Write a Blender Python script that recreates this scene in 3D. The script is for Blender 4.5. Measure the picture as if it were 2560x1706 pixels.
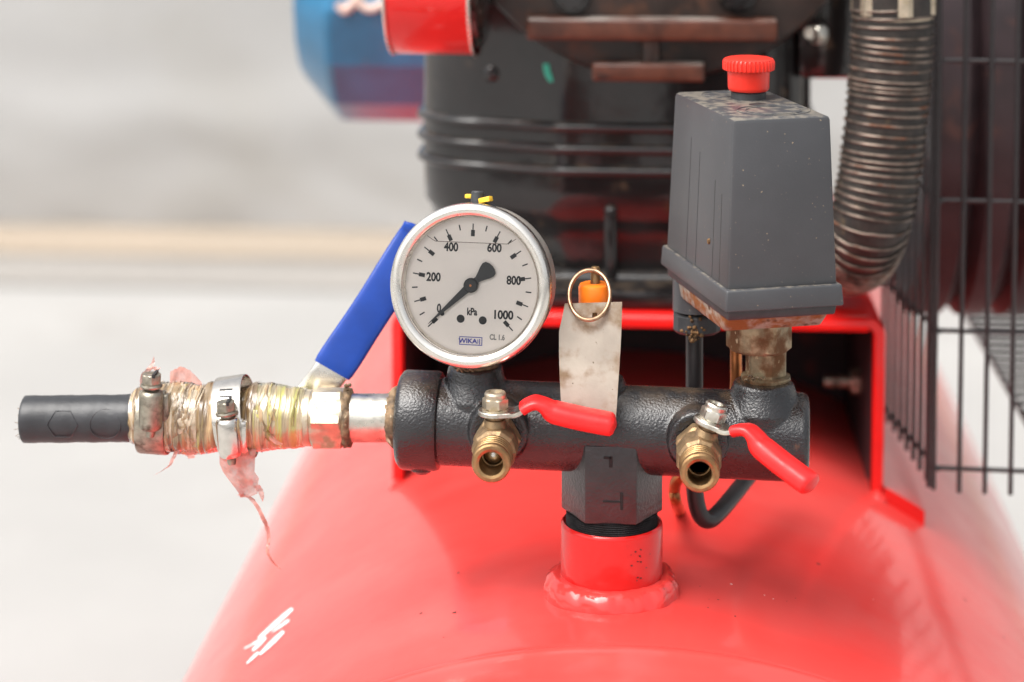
import bpy, bmesh, math, random
from mathutils import Vector, Matrix, noise
R = math.radians
rnd = random.Random(7)
S = 0.001                                   # lengths below are millimetres
scene = bpy.context.scene
for o in list(bpy.data.objects):
    bpy.data.objects.remove(o)
COL = scene.collection

# ---------------------------------------------------------------- camera
F_PX, PY0 = 5308.0, -192.0                  # focal length and principal row (shift lens) in pixels of a 2560 x 1706 frame
PITCH, YAW = R(4.0), R(-4.0)
cF = Vector((math.sin(YAW)*math.cos(PITCH), math.cos(YAW)*math.cos(PITCH), -math.sin(PITCH)))
cR = Vector((math.cos(YAW), -math.sin(YAW), 0))
cU = cR.cross(cF)
CAM = -(cF+cR*(250/F_PX)-cU*((1072-PY0)/F_PX))*897.0
cam = bpy.data.cameras.new('camera')
camo = bpy.data.objects.new('camera', cam)
COL.objects.link(camo)
camo.matrix_world = Matrix(((cR.x, cU.x, -cF.x, CAM.x*S), (cR.y, cU.y, -cF.y, CAM.y*S), (cR.z, cU.z, -cF.z, CAM.z*S), (0, 0, 0, 1)))
cam.sensor_width = 36
cam.lens = F_PX/2560*36
cam.shift_y = -(853-PY0)/2560
cam.clip_start, cam.clip_end = 0.02, 200
cam.dof.use_dof = True
cam.dof.focus_distance = 0.870
cam.dof.aperture_fstop = 6.3
scene.camera = camo

# ---------------------------------------------------------------- sky, sun, exposure
SUN_EL, SUN_AZ = R(60), math.atan2(-0.76, -0.65)
w = bpy.data.worlds.new('World')
scene.world = w
w.use_nodes = True
nt = w.node_tree
sky = nt.nodes.new('ShaderNodeTexSky')
sky.sky_type = 'NISHITA'
sky.sun_disc = False
sky.sun_elevation, sky.sun_rotation = SUN_EL, SUN_AZ
sky.dust_density = 6.0
sky.ozone_density = 0.5
hs = nt.nodes.new('ShaderNodeHueSaturation')
hs.inputs['Saturation'].default_value = 0.22
nt.links.new(sky.outputs[0], hs.inputs['Color'])
nt.links.new(hs.outputs[0], nt.nodes['Background'].inputs[0])
nt.nodes['Background'].inputs[1].default_value = 0.14
sl = bpy.data.lights.new('sun', 'SUN')
sl.energy, sl.angle, sl.color = 1.35, R(50), (1, 0.965, 0.91)
so = bpy.data.objects.new('sun', sl)
COL.objects.link(so)
sdir = Vector((math.sin(SUN_AZ)*math.cos(SUN_EL), math.cos(SUN_AZ)*math.cos(SUN_EL), math.sin(SUN_EL)))
so.rotation_euler = sdir.to_track_quat('Z', 'Y').to_euler()
scene.view_settings.view_transform = 'Standard'
scene.view_settings.look = 'None'
scene.view_settings.gamma = 1
scene.view_settings.exposure = 0.9
scene.cycles.use_denoising = True


# ---------------------------------------------------------------- layout helpers (mm)
def ray(px, py):
    return (cF + cR*((px-1280)/F_PX) - cU*((py-PY0)/F_PX))
def P(px, py, Y):
    d = ray(px, py)
    return CAM + d*((Y-CAM.y)/d.y)
def PZ(px, py, z):
    d = ray(px, py)
    return CAM + d*((z-CAM.z)/d.z)
def pxmm(Y):
    return (Y-CAM.y)/F_PX*1.0
TANK_X, TANK_Z, TANK_R = 7.0, -345.0, 276.0
def TP(px, py, off=0.0):
    d = ray(px, py)
    r = TANK_R+off
    a = d.x**2+d.z**2
    ox, oz = CAM.x-TANK_X, CAM.z-TANK_Z
    b = 2*(ox*d.x+oz*d.z)
    c = ox*ox+oz*oz-r*r
    t = (-b-math.sqrt(max(0, b*b-4*a*c)))/(2*a)
    return CAM+d*t
def smooth(t):
    t = max(0, min(1, t))
    return t*t*(3-2*t)
def interp(tab, x):
    if x <= tab[0][0]: return tab[0][1:]
    for a, b in zip(tab, tab[1:]):
        if x <= b[0]:
            t = (x-a[0])/(b[0]-a[0])
            return tuple(a[i]+(b[i]-a[i])*t for i in range(1, len(a)))
    return tab[-1][1:]
def catmull(pts, n=8):
    pts = [Vector(p) for p in pts]
    q = [pts[0]*2-pts[1]]+pts+[pts[-1]*2-pts[-2]]
    out = []
    for i in range(1, len(q)-2):
        p0, p1, p2, p3 = q[i-1:i+3]
        for k in range(n):
            t = k/n
            out.append(0.5*((2*p1)+(p2-p0)*t+(2*p0-5*p1+4*p2-p3)*t*t+(3*p1-p0-3*p2+p3)*t**3))
    out.append(pts[-1])
    return out
def basis(ax, up=None):
    ax = Vector(ax).normalized()
    if up is None:
        up = Vector((0, 0, 1)) if abs(ax.z) < 0.9 else Vector((0, -1, 0))
    u = (Vector(up)-ax*ax.dot(Vector(up))).normalized()
    return u, ax.cross(u), ax


class MB:
    def __init__(self):
        self.v, self.f = [], []
    def add(self, vs, fs):
        n = len(self.v)
        self.v += [Vector(p) for p in vs]
        self.f += [[i+n for i in f] for f in fs]
        return self
    def lathe(self, prof, o, ax, seg=48, up=None, jit=None, phase=0.0):
        o = Vector(o)
        u, v, a = basis(ax, up)
        vs, fs = [], []
        for i, (r, t) in enumerate(prof):
            for k in range(seg):
                an = 2*math.pi*(k+phase)/seg
                rr = r if jit is None else jit(r, t, an)
                vs.append(o+a*t+(u*math.cos(an)+v*math.sin(an))*max(rr, 0.0))
        for i in range(len(prof)-1):
            for k in range(seg):
                k2 = (k+1) % seg
                fs.append([i*seg+k, i*seg+k2, (i+1)*seg+k2, (i+1)*seg+k])
        return self.add(vs, fs)
    def tube(self, pts, r, seg=10, cap=True, closed=False):
        pts = [Vector(p) for p in pts]
        n = len(pts)
        rs = r if isinstance(r, (list, tuple)) else [r]*n
        t0 = (pts[1]-pts[0]).normalized()
        u, v, _ = basis(t0)
        vs, fs = [], []
        pt = t0
        for i in range(n):
            if closed:
                t = (pts[(i+1) % n]-pts[i-1]).normalized()
            else:
                t = (pts[min(i+1, n-1)]-pts[max(i-1, 0)]).normalized()
            q = pt.rotation_difference(t)
            u = q @ u
            v = q @ v
            pt = t
            for k in range(seg):
                an = 2*math.pi*k/seg
                vs.append(pts[i]+(u*math.cos(an)+v*math.sin(an))*rs[i])
        m = n if closed else n-1
        for i in range(m):
            j = (i+1) % n
            for k in range(seg):
                k2 = (k+1) % seg
                fs.append([i*seg+k, i*seg+k2, j*seg+k2, j*seg+k])
        if cap and not closed:
            fs.append(list(range(seg))[::-1])
            fs.append([(n-1)*seg+k for k in range(seg)])
        return self.add(vs, fs)
    def sweep(self, pts, side, w_, h_, n=20, e=4.0, cap=True):
        """rounded-rectangle section of half sizes w (along side) and h, swept along pts"""
        pts = [Vector(p) for p in pts]
        side = Vector(side).normalized()
        m = len(pts)
        ws = w_ if isinstance(w_, (list, tuple)) else [w_]*m
        hs_ = h_ if isinstance(h_, (list, tuple)) else [h_]*m
        vs, fs = [], []
        for i in range(m):
            t = (pts[min(i+1, m-1)]-pts[max(i-1, 0)]).normalized()
            nn = side.cross(t).normalized()
            for k in range(n):
                an = 2*math.pi*k/n
                c, s = math.cos(an), math.sin(an)
                x = math.copysign(abs(c)**(2/e), c)
                y = math.copysign(abs(s)**(2/e), s)
                vs.append(pts[i]+side*x*ws[i]+nn*y*hs_[i])
        for i in range(m-1):
            for k in range(n):
                k2 = (k+1) % n
                fs.append([i*n+k, i*n+k2, (i+1)*n+k2, (i+1)*n+k])
        if cap:
            fs.append(list(range(n))[::-1])
            fs.append([(m-1)*n+k for k in range(n)])
        return self.add(vs, fs)
    def ribbon(self, pts, wid, side, wob=0.0, seed=0):
        side = Vector(side)
        vs, fs = [], []
        n = len(pts)
        ws = wid if isinstance(wid, (list, tuple)) else [wid]*n
        for i, p in enumerate(pts):
            p = Vector(p)
            for j in range(4):
                q = p+side*ws[i]*(j/3-0.5)*2
                q = q+Vector((0, 1, 0))*wob*noise.noise(Vector((i*0.7, j*1.3, seed)))
                vs.append(q)
        for i in range(n-1):
            for j in range(3):
                fs.append([i*4+j, i*4+j+1, i*4+5+j, i*4+4+j])
        return self.add(vs, fs)
    def bm(self, b, M=None):
        b.verts.index_update()
        vs = [(M @ v.co if M else v.co.copy()) for v in b.verts]
        fs = [[v.index for v in f.verts] for f in b.faces]
        b.free()
        return self.add(vs, fs)
    def box(self, c, size, rot=None, bev=0.0, seg=2):
        b = bmesh.new()
        bmesh.ops.create_cube(b, size=1)
        for v in b.verts:
            v.co = Vector((v.co.x*size[0], v.co.y*size[1], v.co.z*size[2]))
        if bev:
            bmesh.ops.bevel(b, geom=list(b.edges), offset=bev, segments=seg, affect='EDGES', profile=0.5)
        M = Matrix.Translation(Vector(c))
        if rot is not None:
            M = M @ rot.to_4x4()
        return self.bm(b, M)
    def prism(self, poly, o, ex, ey, ln, bev=0.0, seg=2):
        """polygon in the plane (ex, ey) extruded by ln along ex x ey"""
        ex, ey = Vector(ex), Vector(ey)
        ez = ex.cross(ey).normalized()
        b = bmesh.new()
        vs = [b.verts.new((x, y, 0)) for x, y in poly]
        f = b.faces.new(vs)
        r = bmesh.ops.extrude_face_region(b, geom=[f])
        for g in r['geom']:
            if isinstance(g, bmesh.types.BMVert):
                g.co.z += ln
        bmesh.ops.recalc_face_normals(b, faces=list(b.faces))
        if bev:
            bmesh.ops.bevel(b, geom=list(b.edges), offset=bev, segments=seg, affect='EDGES', profile=0.5)
        M = Matrix(((ex.x, ey.x, ez.x, o[0]), (ex.y, ey.y, ez.y, o[1]), (ex.z, ey.z, ez.z, o[2]), (0, 0, 0, 1)))
        return self.bm(b, M)
    def mesh(self, name, origin=Vector((0, 0, 0)), sm=35, merge=True, recalc=True):
        me = bpy.data.meshes.new(name)
        me.from_pydata([(p-origin)*S for p in self.v], [], self.f)
        b = bmesh.new()
        b.from_mesh(me)
        if merge:
            bmesh.ops.remove_doubles(b, verts=list(b.verts), dist=2e-6)
            bmesh.ops.dissolve_degenerate(b, edges=list(b.edges), dist=1e-7)
        if recalc:
            bmesh.ops.recalc_face_normals(b, faces=list(b.faces))
        b.to_mesh(me)
        b.free()
        if sm:
            for p in me.polygons:
                p.use_smooth = True
            me.set_sharp_from_angle(angle=R(sm))
        return me
    def build(self, name, m, th=None, par=None, sm=35, recalc=True):
        """one mesh object; th = the thing (Empty) it belongs to, par = the part it hangs from"""
        org = ORG.get(th.name, Vector((0, 0, 0))) if th is not None else Vector((0, 0, 0))
        me = self.mesh(name, org, sm, recalc=recalc)
        me.materials.append(m)
        ob = bpy.data.objects.new(name, me)
        COL.objects.link(ob)
        if par is not None:
            ob.parent = par
        elif th is not None:
            ob.parent = th
        return ob
ORG = {}
def thing(name, loc, label, cat, group=None):
    o = bpy.data.objects.new(name, None)
    COL.objects.link(o)
    o.empty_display_size = 0.02
    o.location = Vector(loc)*S
    ORG[o.name] = Vector(loc)
    o['label'], o['category'] = label, cat
    if group:
        o['group'] = group
    return o
def link_copy(src, th, par, M=None):
    """another object on the same mesh data"""
    c = src.copy()
    COL.objects.link(c)
    c.parent = par or th
    if M is not None:
        c.matrix_basis = M
    return c
def hexpoly(af, ph=0.0):
    r = af/2/math.cos(math.pi/6)
    return [(r*math.cos(ph+k*math.pi/3), r*math.sin(ph+k*math.pi/3)) for k in range(6)]
def hexnut(mb, o, ax, af, ln, ph=0.0, up=None, ch=0.0):
    """hexagonal nut or bar along ax with the corners of both end faces chamfered"""
    u, v, a = basis(ax, up)
    o = Vector(o)
    r = af/2/math.cos(math.pi/6)
    vs, fs, seg = [], [], 48
    ri = af/2*0.985
    rows = [(0.0, 1), (ch, 0), (ln-ch, 0), (ln, 1)]
    for t, endrow in rows:
        for k in range(seg):
            an = 2*math.pi*k/seg
            m = (an-ph) % (math.pi/3)-math.pi/6
            rh = (af/2)/math.cos(m)
            if endrow and ch > 0:
                rh = min(rh, ri)
            elif ch > 0:
                rh = rh
            vs.append(o+a*t+(u*math.cos(an+0)+v*math.sin(an))*rh)
    for i in range(3):
        for k in range(seg):
            k2 = (k+1) % seg
            fs.append([i*seg+k, i*seg+k2, (i+1)*seg+k2, (i+1)*seg+k])
    fs.append(list(range(seg))[::-1])
    fs.append([3*seg+k for k in range(seg)])
    return mb.add(vs, fs)
def remesh(mb, voxel, iters=6, fac=0.5):
    """melt overlapping solids into one casting with soft fillets"""
    me = mb.mesh('raw', sm=0)
    ob = bpy.data.objects.new('raw', me)
    COL.objects.link(ob)
    md = ob.modifiers.new('r', 'REMESH')
    md.mode, md.voxel_size = 'VOXEL', voxel*S
    md2 = ob.modifiers.new('s', 'SMOOTH')
    md2.iterations, md2.factor = iters, fac
    dg = bpy.context.evaluated_depsgraph_get()
    dg.update()
    out = bpy.data.meshes.new_from_object(ob.evaluated_get(dg))
    r = MB()
    r.add([v.co/S for v in out.vertices], [list(p.vertices) for p in out.polygons])
    bpy.data.objects.remove(ob)
    bpy.data.meshes.remove(out)
    return r
def text_mb(s, o, ex, ey, h, sx=0.72, depth=0.12, align='CENTER', wid=None):
    """lettering lying in the plane (ex, ey), capital height h"""
    cu = bpy.data.curves.new('t', 'FONT')
    cu.body, cu.align_x, cu.align_y = s, align, 'CENTER'
    cu.size = 1.0
    cu.extrude = 0.0
    cu.offset = 0.035
    cu.resolution_u = 4
    ob = bpy.data.objects.new('t', cu)
    COL.objects.link(ob)
    dg = bpy.context.evaluated_depsgraph_get()
    dg.update()
    me = bpy.data.meshes.new_from_object(ob.evaluated_get(dg))
    ys = [v.co.y for v in me.vertices]
    k = h/(max(ys)-min(ys))
    cy = (max(ys)+min(ys))/2
    xs = [v.co.x for v in me.vertices]
    if wid: sx = wid/((max(xs)-min(xs))*k)
    ex, ey = Vector(ex), Vector(ey)
    ez = ex.cross(ey)
    mb = MB()
    mb.add([Vector(o)+ex*v.co.x*k*sx+ey*(v.co.y-cy)*k+ez*depth for v in me.vertices], [list(p.vertices) for p in me.polygons])
    bpy.data.objects.remove(ob)
    bpy.data.meshes.remove(me)
    bpy.data.curves.remove(cu)
    return mb


# ---------------------------------------------------------------- materials
def pm(name, c, rough=0.4, metal=0.0, coat=0.0, coat_r=0.08, var=0.0, vscale=60.0, spots=(), bump=0.0, bscale=500.0, bdet=3.0,
       dust=None, stretch=None, rvar=0.0, spec=0.5, alpha=None, trans=None, bump2=None):
    m = bpy.data.materials.new(name)
    m.use_nodes = True
    n, l = m.node_tree.nodes, m.node_tree.links
    b = n['Principled BSDF']
    b.inputs['Metallic'].default_value = metal
    b.inputs['Roughness'].default_value = rough
    b.inputs['Coat Weight'].default_value = coat
    b.inputs['Coat Roughness'].default_value = coat_r
    b.inputs['Specular IOR Level'].default_value = spec
    tc = n.new('ShaderNodeTexCoord')
    vec = tc.outputs['Object']
    if stretch:
        mp = n.new('ShaderNodeMapping')
        mp.inputs['Scale'].default_value = stretch
        l.new(vec, mp.inputs['Vector'])
        vec = mp.outputs['Vector']
    def nz(scale, det=4.0, off=0.0, rg=0.55):
        t = n.new('ShaderNodeTexNoise')
        t.inputs['Scale'].default_value = scale
        t.inputs['Detail'].default_value = det
        t.inputs['Roughness'].default_value = rg
        if off:
            a = n.new('ShaderNodeVectorMath')
            a.inputs[1].default_value = (off, off*1.7, -off)
            l.new(vec, a.inputs[0])
            l.new(a.outputs[0], t.inputs['Vector'])
        else:
            l.new(vec, t.inputs['Vector'])
        return t.outputs['Fac']
    def rng(x, lo, hi, a=0.0, bb=1.0):
        r = n.new('ShaderNodeMapRange')
        r.interpolation_type = 'SMOOTHSTEP'
        r.inputs['From Min'].default_value, r.inputs['From Max'].default_value = lo, hi
        r.inputs['To Min'].default_value, r.inputs['To Max'].default_value = a, bb
        l.new(x, r.inputs['Value'])
        return r.outputs['Result']
    def mix(fac, ca, cb):
        x = n.new('ShaderNodeMix')
        x.data_type = 'RGBA'
        l.new(fac, x.inputs[0])
        for sock, val in ((x.inputs[6], ca), (x.inputs[7], cb)):
            if isinstance(val, tuple):
                sock.default_value = (*val, 1) if len(val) == 3 else val
            else:
                l.new(val, sock)
        return x.outputs[2]
    col = (*c, 1)
    if var:
        col = mix(rng(nz(vscale), 0.3, 0.7), tuple(x*(1-var) for x in c), tuple(min(1, x*(1+var)) for x in c))
    rsock = None
    if rvar:
        rsock = rng(nz(vscale*1.7, off=0.3), 0.3, 0.7, max(0.02, rough-rvar), rough+rvar)
    for i, sp in enumerate(spots):
        sc, scale, lo, hi = sp[:4]
        f = rng(nz(scale, 5.0, 0.11*(i+1)), lo, hi)
        col = mix(f, col, sc)
        if len(sp) > 4:                       # roughness of the spot
            r = n.new('ShaderNodeMix')
            l.new(f, r.inputs[0])
            if rsock: l.new(rsock, r.inputs[2])
            else: r.inputs[2].default_value = rough
            r.inputs[3].default_value = sp[4]
            rsock = r.outputs[0]
        if len(sp) > 5:                       # metallic of the spot
            r = n.new('ShaderNodeMix')
            l.new(f, r.inputs[0])
            r.inputs[2].default_value = metal
            r.inputs[3].default_value = sp[5]
            l.new(r.outputs[0], b.inputs['Metallic'])
    if dust:                                  # settles on faces that look up
        dc, amt, scale = dust
        g = n.new('ShaderNodeNewGeometry')
        sx = n.new('ShaderNodeSeparateXYZ')
        l.new(g.outputs['Normal'], sx.inputs[0])
        up = rng(sx.outputs['Z'], 0.55, 1.0)
        ml = n.new('ShaderNodeMath')
        ml.operation = 'MULTIPLY'
        l.new(up, ml.inputs[0])
        l.new(rng(nz(scale, 6.0, 0.77), 0.42, 0.62, 0.0, amt), ml.inputs[1])
        col = mix(ml.outputs[0], col, dc)
    if isinstance(col, tuple):
        b.inputs['Base Color'].default_value = col
    else:
        l.new(col, b.inputs['Base Color'])
    if rsock:
        l.new(rsock, b.inputs['Roughness'])
    if bump:
        bp = n.new('ShaderNodeBump')
        bp.inputs['Strength'].default_value = 1.0
        bp.inputs['Distance'].default_value = bump*S
        l.new(nz(bscale, bdet), bp.inputs['Height'])
        out = bp
        if bump2:
            b2 = n.new('ShaderNodeBump')
            b2.inputs['Distance'].default_value = bump2[0]*S
            l.new(nz(bump2[1], 2.0, 0.5), b2.inputs['Height'])
            l.new(bp.outputs[0], b2.inputs['Normal'])
            out = b2
        l.new(out.outputs[0], b.inputs['Normal'])
        if coat:
            l.new(out.outputs[0], b.inputs['Coat Normal'])
    if alpha is not None or trans is not None:
        o = n['Material Output']
        sh = b.outputs[0]
        if trans is not None:
            t = n.new('ShaderNodeBsdfTranslucent')
            if isinstance(col, tuple): t.inputs[0].default_value = col
            else: l.new(col, t.inputs[0])
            mx = n.new('ShaderNodeMixShader')
            mx.inputs[0].default_value = trans
            l.new(sh, mx.inputs[1])
            l.new(t.outputs[0], mx.inputs[2])
            sh = mx.outputs[0]
        if alpha is not None:
            t = n.new('ShaderNodeBsdfTransparent')
            mx = n.new('ShaderNodeMixShader')
            l.new(rng(nz(vscale*2, 4.0, 0.9), 0.3, 0.7, max(0, alpha-0.25), min(1, alpha+0.2)), mx.inputs[0])
            l.new(t.outputs[0], mx.inputs[1])
            l.new(sh, mx.inputs[2])
            sh = mx.outputs[0]
        l.new(sh, o.inputs[0])
    return m
def glass_mat():
    m = bpy.data.materials.new('gauge_glass')
    m.use_nodes = True
    n, l = m.node_tree.nodes, m.node_tree.links
    n.remove(n['Principled BSDF'])
    fr = n.new('ShaderNodeFresnel')
    fr.inputs[0].default_value = 1.45
    t = n.new('ShaderNodeBsdfTransparent')
    t.inputs[0].default_value = (1, 1, 1, 1)
    g = n.new('ShaderNodeBsdfGlossy')
    g.inputs['Roughness'].default_value = 0.02
    mx = n.new('ShaderNodeMixShader')
    l.new(fr.outputs[0], mx.inputs[0])
    l.new(t.outputs[0], mx.inputs[1])
    l.new(g.outputs[0], mx.inputs[2])
    l.new(mx.outputs[0], n['Material Output'].inputs[0])
    return m
M = {}
M['red'] = pm('red_enamel', (0.76, 0.054, 0.047), rough=0.36, spec=0.15, coat=0.7, coat_r=0.11, var=0.06, vscale=9, bump=0.10, bscale=95, bdet=2.0, rvar=0.06,
              dust=((0.62, 0.22, 0.20), 0.16, 7), spots=(((0.10, 0.02, 0.015), 420, 0.765, 0.80, 0.6),))
M['red_weld'] = pm('red_weld', (0.74, 0.046, 0.040), rough=0.36, spec=0.15, coat=1.0, coat_r=0.05, bump=0.25, bscale=130, bdet=1.5, spots=(((0.25, 0.03, 0.02), 90, 0.68, 0.76, 0.6),))
M['red_can'] = pm('red_can_enamel', (0.62, 0.012, 0.010), rough=0.34, spec=0.15, coat=0.7, coat_r=0.08, var=0.06, vscale=30, spots=(((0.20, 0.02, 0.015), 60, 0.68, 0.78, 0.5),))
M['inner_shade'] = pm('bracket_inner_shade', (0.022, 0.008, 0.010), rough=0.6, var=0.4, vscale=30, spots=(((0.10, 0.008, 0.008), 22, 0.55, 0.7),))  # shade under the bracket put into a near-black colour
M['red_bracket'] = pm('red_bracket_paint', (0.70, 0.011, 0.009), rough=0.34, spec=0.15, coat=0.8, coat_r=0.12, var=0.10, vscale=25, bump=0.06, bscale=260,
                      spots=(((0.16, 0.03, 0.02), 150, 0.70, 0.78, 0.6),))
M['chip'] = pm('bare_chip', (0.05, 0.025, 0.02), rough=0.7, var=0.4, vscale=800)
M['chip_white'] = pm('primer_chip', (0.80, 0.76, 0.72), rough=0.6)
M['streak_white'] = pm('streak_white', (0.88, 0.87, 0.86), rough=0.45, var=0.04, vscale=300)
M['iron'] = pm('black_cast_iron', (0.014, 0.0135, 0.0145), rough=0.22, spec=0.55, coat=0.3, coat_r=0.12, var=0.25, vscale=70, bump=0.36, bscale=1050, bdet=2.0, rvar=0.08,
               bump2=(0.10, 190), spots=(((0.10, 0.045, 0.018), 85, 0.66, 0.78, 0.75),), dust=((0.16, 0.105, 0.06), 0.30, 60))
M['iron_hex'] = pm('black_cast_hex', (0.024, 0.020, 0.021), rough=0.30, spec=0.6, coat=0.2, coat_r=0.25, var=0.3, vscale=90, bump=0.35, bscale=700, bdet=3.0,
                   spots=(((0.22, 0.06, 0.02), 140, 0.70, 0.80, 0.8),))
M['thread'] = pm('dark_thread', (0.018, 0.017, 0.018), rough=0.55, var=0.4, vscale=300, bump=0.3, bscale=900)
M['pump'] = pm('black_pump_paint', (0.008, 0.0065, 0.0065), rough=0.4, spec=0.15, coat=1.0, coat_r=0.09, var=0.3, vscale=40, bump=0.10, bscale=220, rvar=0.08,
               spots=(((0.075, 0.05, 0.03), 60, 0.62, 0.80, 0.6),), dust=((0.20, 0.14, 0.09), 0.25, 90))
M['pump_cover'] = pm('dusty_cover', (0.022, 0.012, 0.009), rough=0.30, var=0.4, vscale=50, bump=0.15, bscale=500, spots=(((0.085, 0.030, 0.013), 55, 0.48, 0.72, 0.5),),
                     dust=((0.30, 0.26, 0.22), 0.7, 60))
M['fin'] = pm('fin_brown', (0.075, 0.022, 0.011), rough=0.34, var=0.35, vscale=90, bump=0.12, bscale=600, spots=(((0.02, 0.01, 0.008), 60, 0.58, 0.75),),  # black fins: the red tank's reflection and rusty dust mixed into this brown
              dust=((0.30, 0.27, 0.24), 0.9, 40))
M['steel'] = pm('bezel_steel', (0.78, 0.745, 0.685), rough=0.25, metal=1.0, var=0.05, vscale=90, rvar=0.04, spots=(((0.45, 0.38, 0.28), 60, 0.70, 0.84, 0.4),))
M['zinc'] = pm('zinc', (0.60, 0.57, 0.50), rough=0.34, metal=1.0, var=0.18, vscale=160, bump=0.08, bscale=900, rvar=0.08, spots=(((0.25, 0.19, 0.11), 120, 0.58, 0.76, 0.6),))
M['zinc_dirty'] = pm('zinc_dirty', (0.34, 0.31, 0.25), rough=0.42, metal=0.9, var=0.3, vscale=220, bump=0.12, bscale=900, spots=(((0.09, 0.07, 0.045), 180, 0.5, 0.7, 0.7, 0.2),))
M['clamp'] = pm('stainless_clamp', (0.72, 0.68, 0.62), rough=0.2, metal=1.0, var=0.08, vscale=250, bump=0.03, bscale=900, spots=(((0.30, 0.24, 0.16), 200, 0.64, 0.8, 0.5),))
M['brass'] = pm('brass', (0.34, 0.21, 0.10), rough=0.43, metal=1.0, var=0.22, vscale=220, bump=0.12, bscale=800, rvar=0.08, spots=(((0.20, 0.12, 0.055), 150, 0.55, 0.72, 0.65, 0.4),))
M['brass_body'] = pm('brass_body', (0.29, 0.195, 0.105), rough=0.5, metal=0.75, var=0.25, vscale=200, bump=0.2, bscale=700, spots=(((0.13, 0.085, 0.05), 140, 0.52, 0.7, 0.7, 0.3),))
M['brass_pale'] = pm('brass_pale', (0.55, 0.47, 0.355), rough=0.36, metal=0.85, var=0.2, vscale=120, bump=0.08, bscale=900, spots=(((0.34, 0.27, 0.17), 160, 0.52, 0.7, 0.6, 0.4),))
M['brass_old'] = pm('brass_old', (0.30, 0.24, 0.15), rough=0.45, metal=0.7, var=0.3, vscale=160, bump=0.2, bscale=600, spots=(((0.17, 0.085, 0.04), 110, 0.38, 0.60, 0.8, 0.0), ((0.45, 0.36, 0.22), 240, 0.62, 0.7, 0.5, 0.4)))
M['copper'] = pm('copper', (0.55, 0.20, 0.075), rough=0.35, metal=0.9, var=0.25, vscale=140)
M['rust'] = pm('rusty_alloy', (0.30, 0.26, 0.21), rough=0.6, metal=0.25, var=0.2, vscale=90, bump=0.25, bscale=650,
               spots=(((0.24, 0.085, 0.022), 120, 0.42, 0.60, 0.85, 0.0), ((0.09, 0.045, 0.02), 210, 0.58, 0.72, 0.9, 0.0)))
M['crumb'] = pm('rust_crumbs', (0.14, 0.075, 0.03), rough=0.95, var=0.6, vscale=500, bump=0.8, bscale=800)
M['switch'] = pm('grey_plastic', (0.052, 0.053, 0.057), rough=0.40, var=0.06, vscale=50, bump=0.05, bscale=1400, spots=(((0.34, 0.26, 0.17), 800, 0.69, 0.72, 0.8),),
                 dust=((0.28, 0.245, 0.19), 0.55, 210))
M['case'] = pm('case_steel', (0.62, 0.58, 0.52), rough=0.42, metal=0.7, var=0.12, vscale=90, spots=(((0.32, 0.25, 0.17), 90, 0.60, 0.78, 0.6, 0.2),))
M['mark'] = pm('mark_black', (0.009, 0.008, 0.008), rough=0.7)
M['groove'] = pm('groove', (0.018, 0.018, 0.018), rough=0.6)
M['knob'] = pm('red_plastic', (0.78, 0.028, 0.014), rough=0.38, var=0.06, vscale=140, bump=0.03, bscale=900, spots=(((0.30, 0.05, 0.03), 260, 0.68, 0.78),))
M['grip'] = pm('red_vinyl', (0.74, 0.018, 0.018), rough=0.36, var=0.08, vscale=120, bump=0.12, bscale=300, rvar=0.08, spots=(((0.28, 0.03, 0.025), 170, 0.64, 0.74, 0.6),))
M['orange'] = pm('orange_plastic', (0.90, 0.20, 0.012), rough=0.35, var=0.08, vscale=200)
M['blue'] = pm('blue_vinyl', (0.007, 0.046, 0.29), rough=0.24, var=0.10, vscale=80, bump=0.04, bscale=300, spots=(((0.02, 0.04, 0.14), 500, 0.72, 0.78),))
M['motor'] = pm('blue_motor_paint', (0.010, 0.13, 0.26), rough=0.35, coat=0.4, var=0.2, vscale=25, spots=(((0.20, 0.055, 0.03), 38, 0.62, 0.70, 0.7),))  # rust patches also carry a red reflection, put into the colour
M['cream'] = pm('cream_paint', (0.72, 0.56, 0.48), rough=0.5)
M['rubber'] = pm('black_rubber', (0.028, 0.029, 0.032), rough=0.40, var=0.2, vscale=80, bump=0.10, bscale=500, bump2=(0.5, 55), spots=(((0.07, 0.065, 0.06), 260, 0.66, 0.8),))
M['film'] = pm('taped_film', (0.30, 0.20, 0.10), rough=0.20, var=0.6, vscale=13, stretch=(30, 2.2, 2.2), bump=0.3, bscale=34, bdet=5, coat=1.0, coat_r=0.10,
               spots=(((0.11, 0.062, 0.025), 17, 0.50, 0.62, 0.3), ((0.62, 0.52, 0.37), 13, 0.56, 0.70, 0.15), ((0.40, 0.36, 0.09), 5, 0.58, 0.68)))
M['sleeve_tape'] = pm('sleeve_tape', (0.42, 0.35, 0.22), rough=0.24, metal=0.35, var=0.35, vscale=13, stretch=(42, 1.6, 1.6), bump=0.25, bscale=30, bdet=5, coat=0.8, coat_r=0.12,
               spots=(((0.44, 0.41, 0.12), 4, 0.55, 0.66), ((0.14, 0.09, 0.05), 16, 0.62, 0.72, 0.3)))
M['clear_film'] = pm('clear_film', (0.60, 0.49, 0.35), rough=0.16, var=0.3, vscale=60, bump=0.4, bscale=300, alpha=0.6, coat=1.0)
M['loose_film'] = pm('loose_film', (0.66, 0.31, 0.25), rough=0.25, var=0.25, vscale=90, bump=0.5, bscale=320, alpha=0.85, trans=0.3, coat=0.4)  # red light from the tank is put into the pale film's colour
M['tape_seal'] = pm('thread_seal', (0.17, 0.11, 0.06), rough=0.7, var=0.6, vscale=260, bump=0.5, bscale=500, spots=(((0.55, 0.45, 0.30), 200, 0.62, 0.72),))
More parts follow.
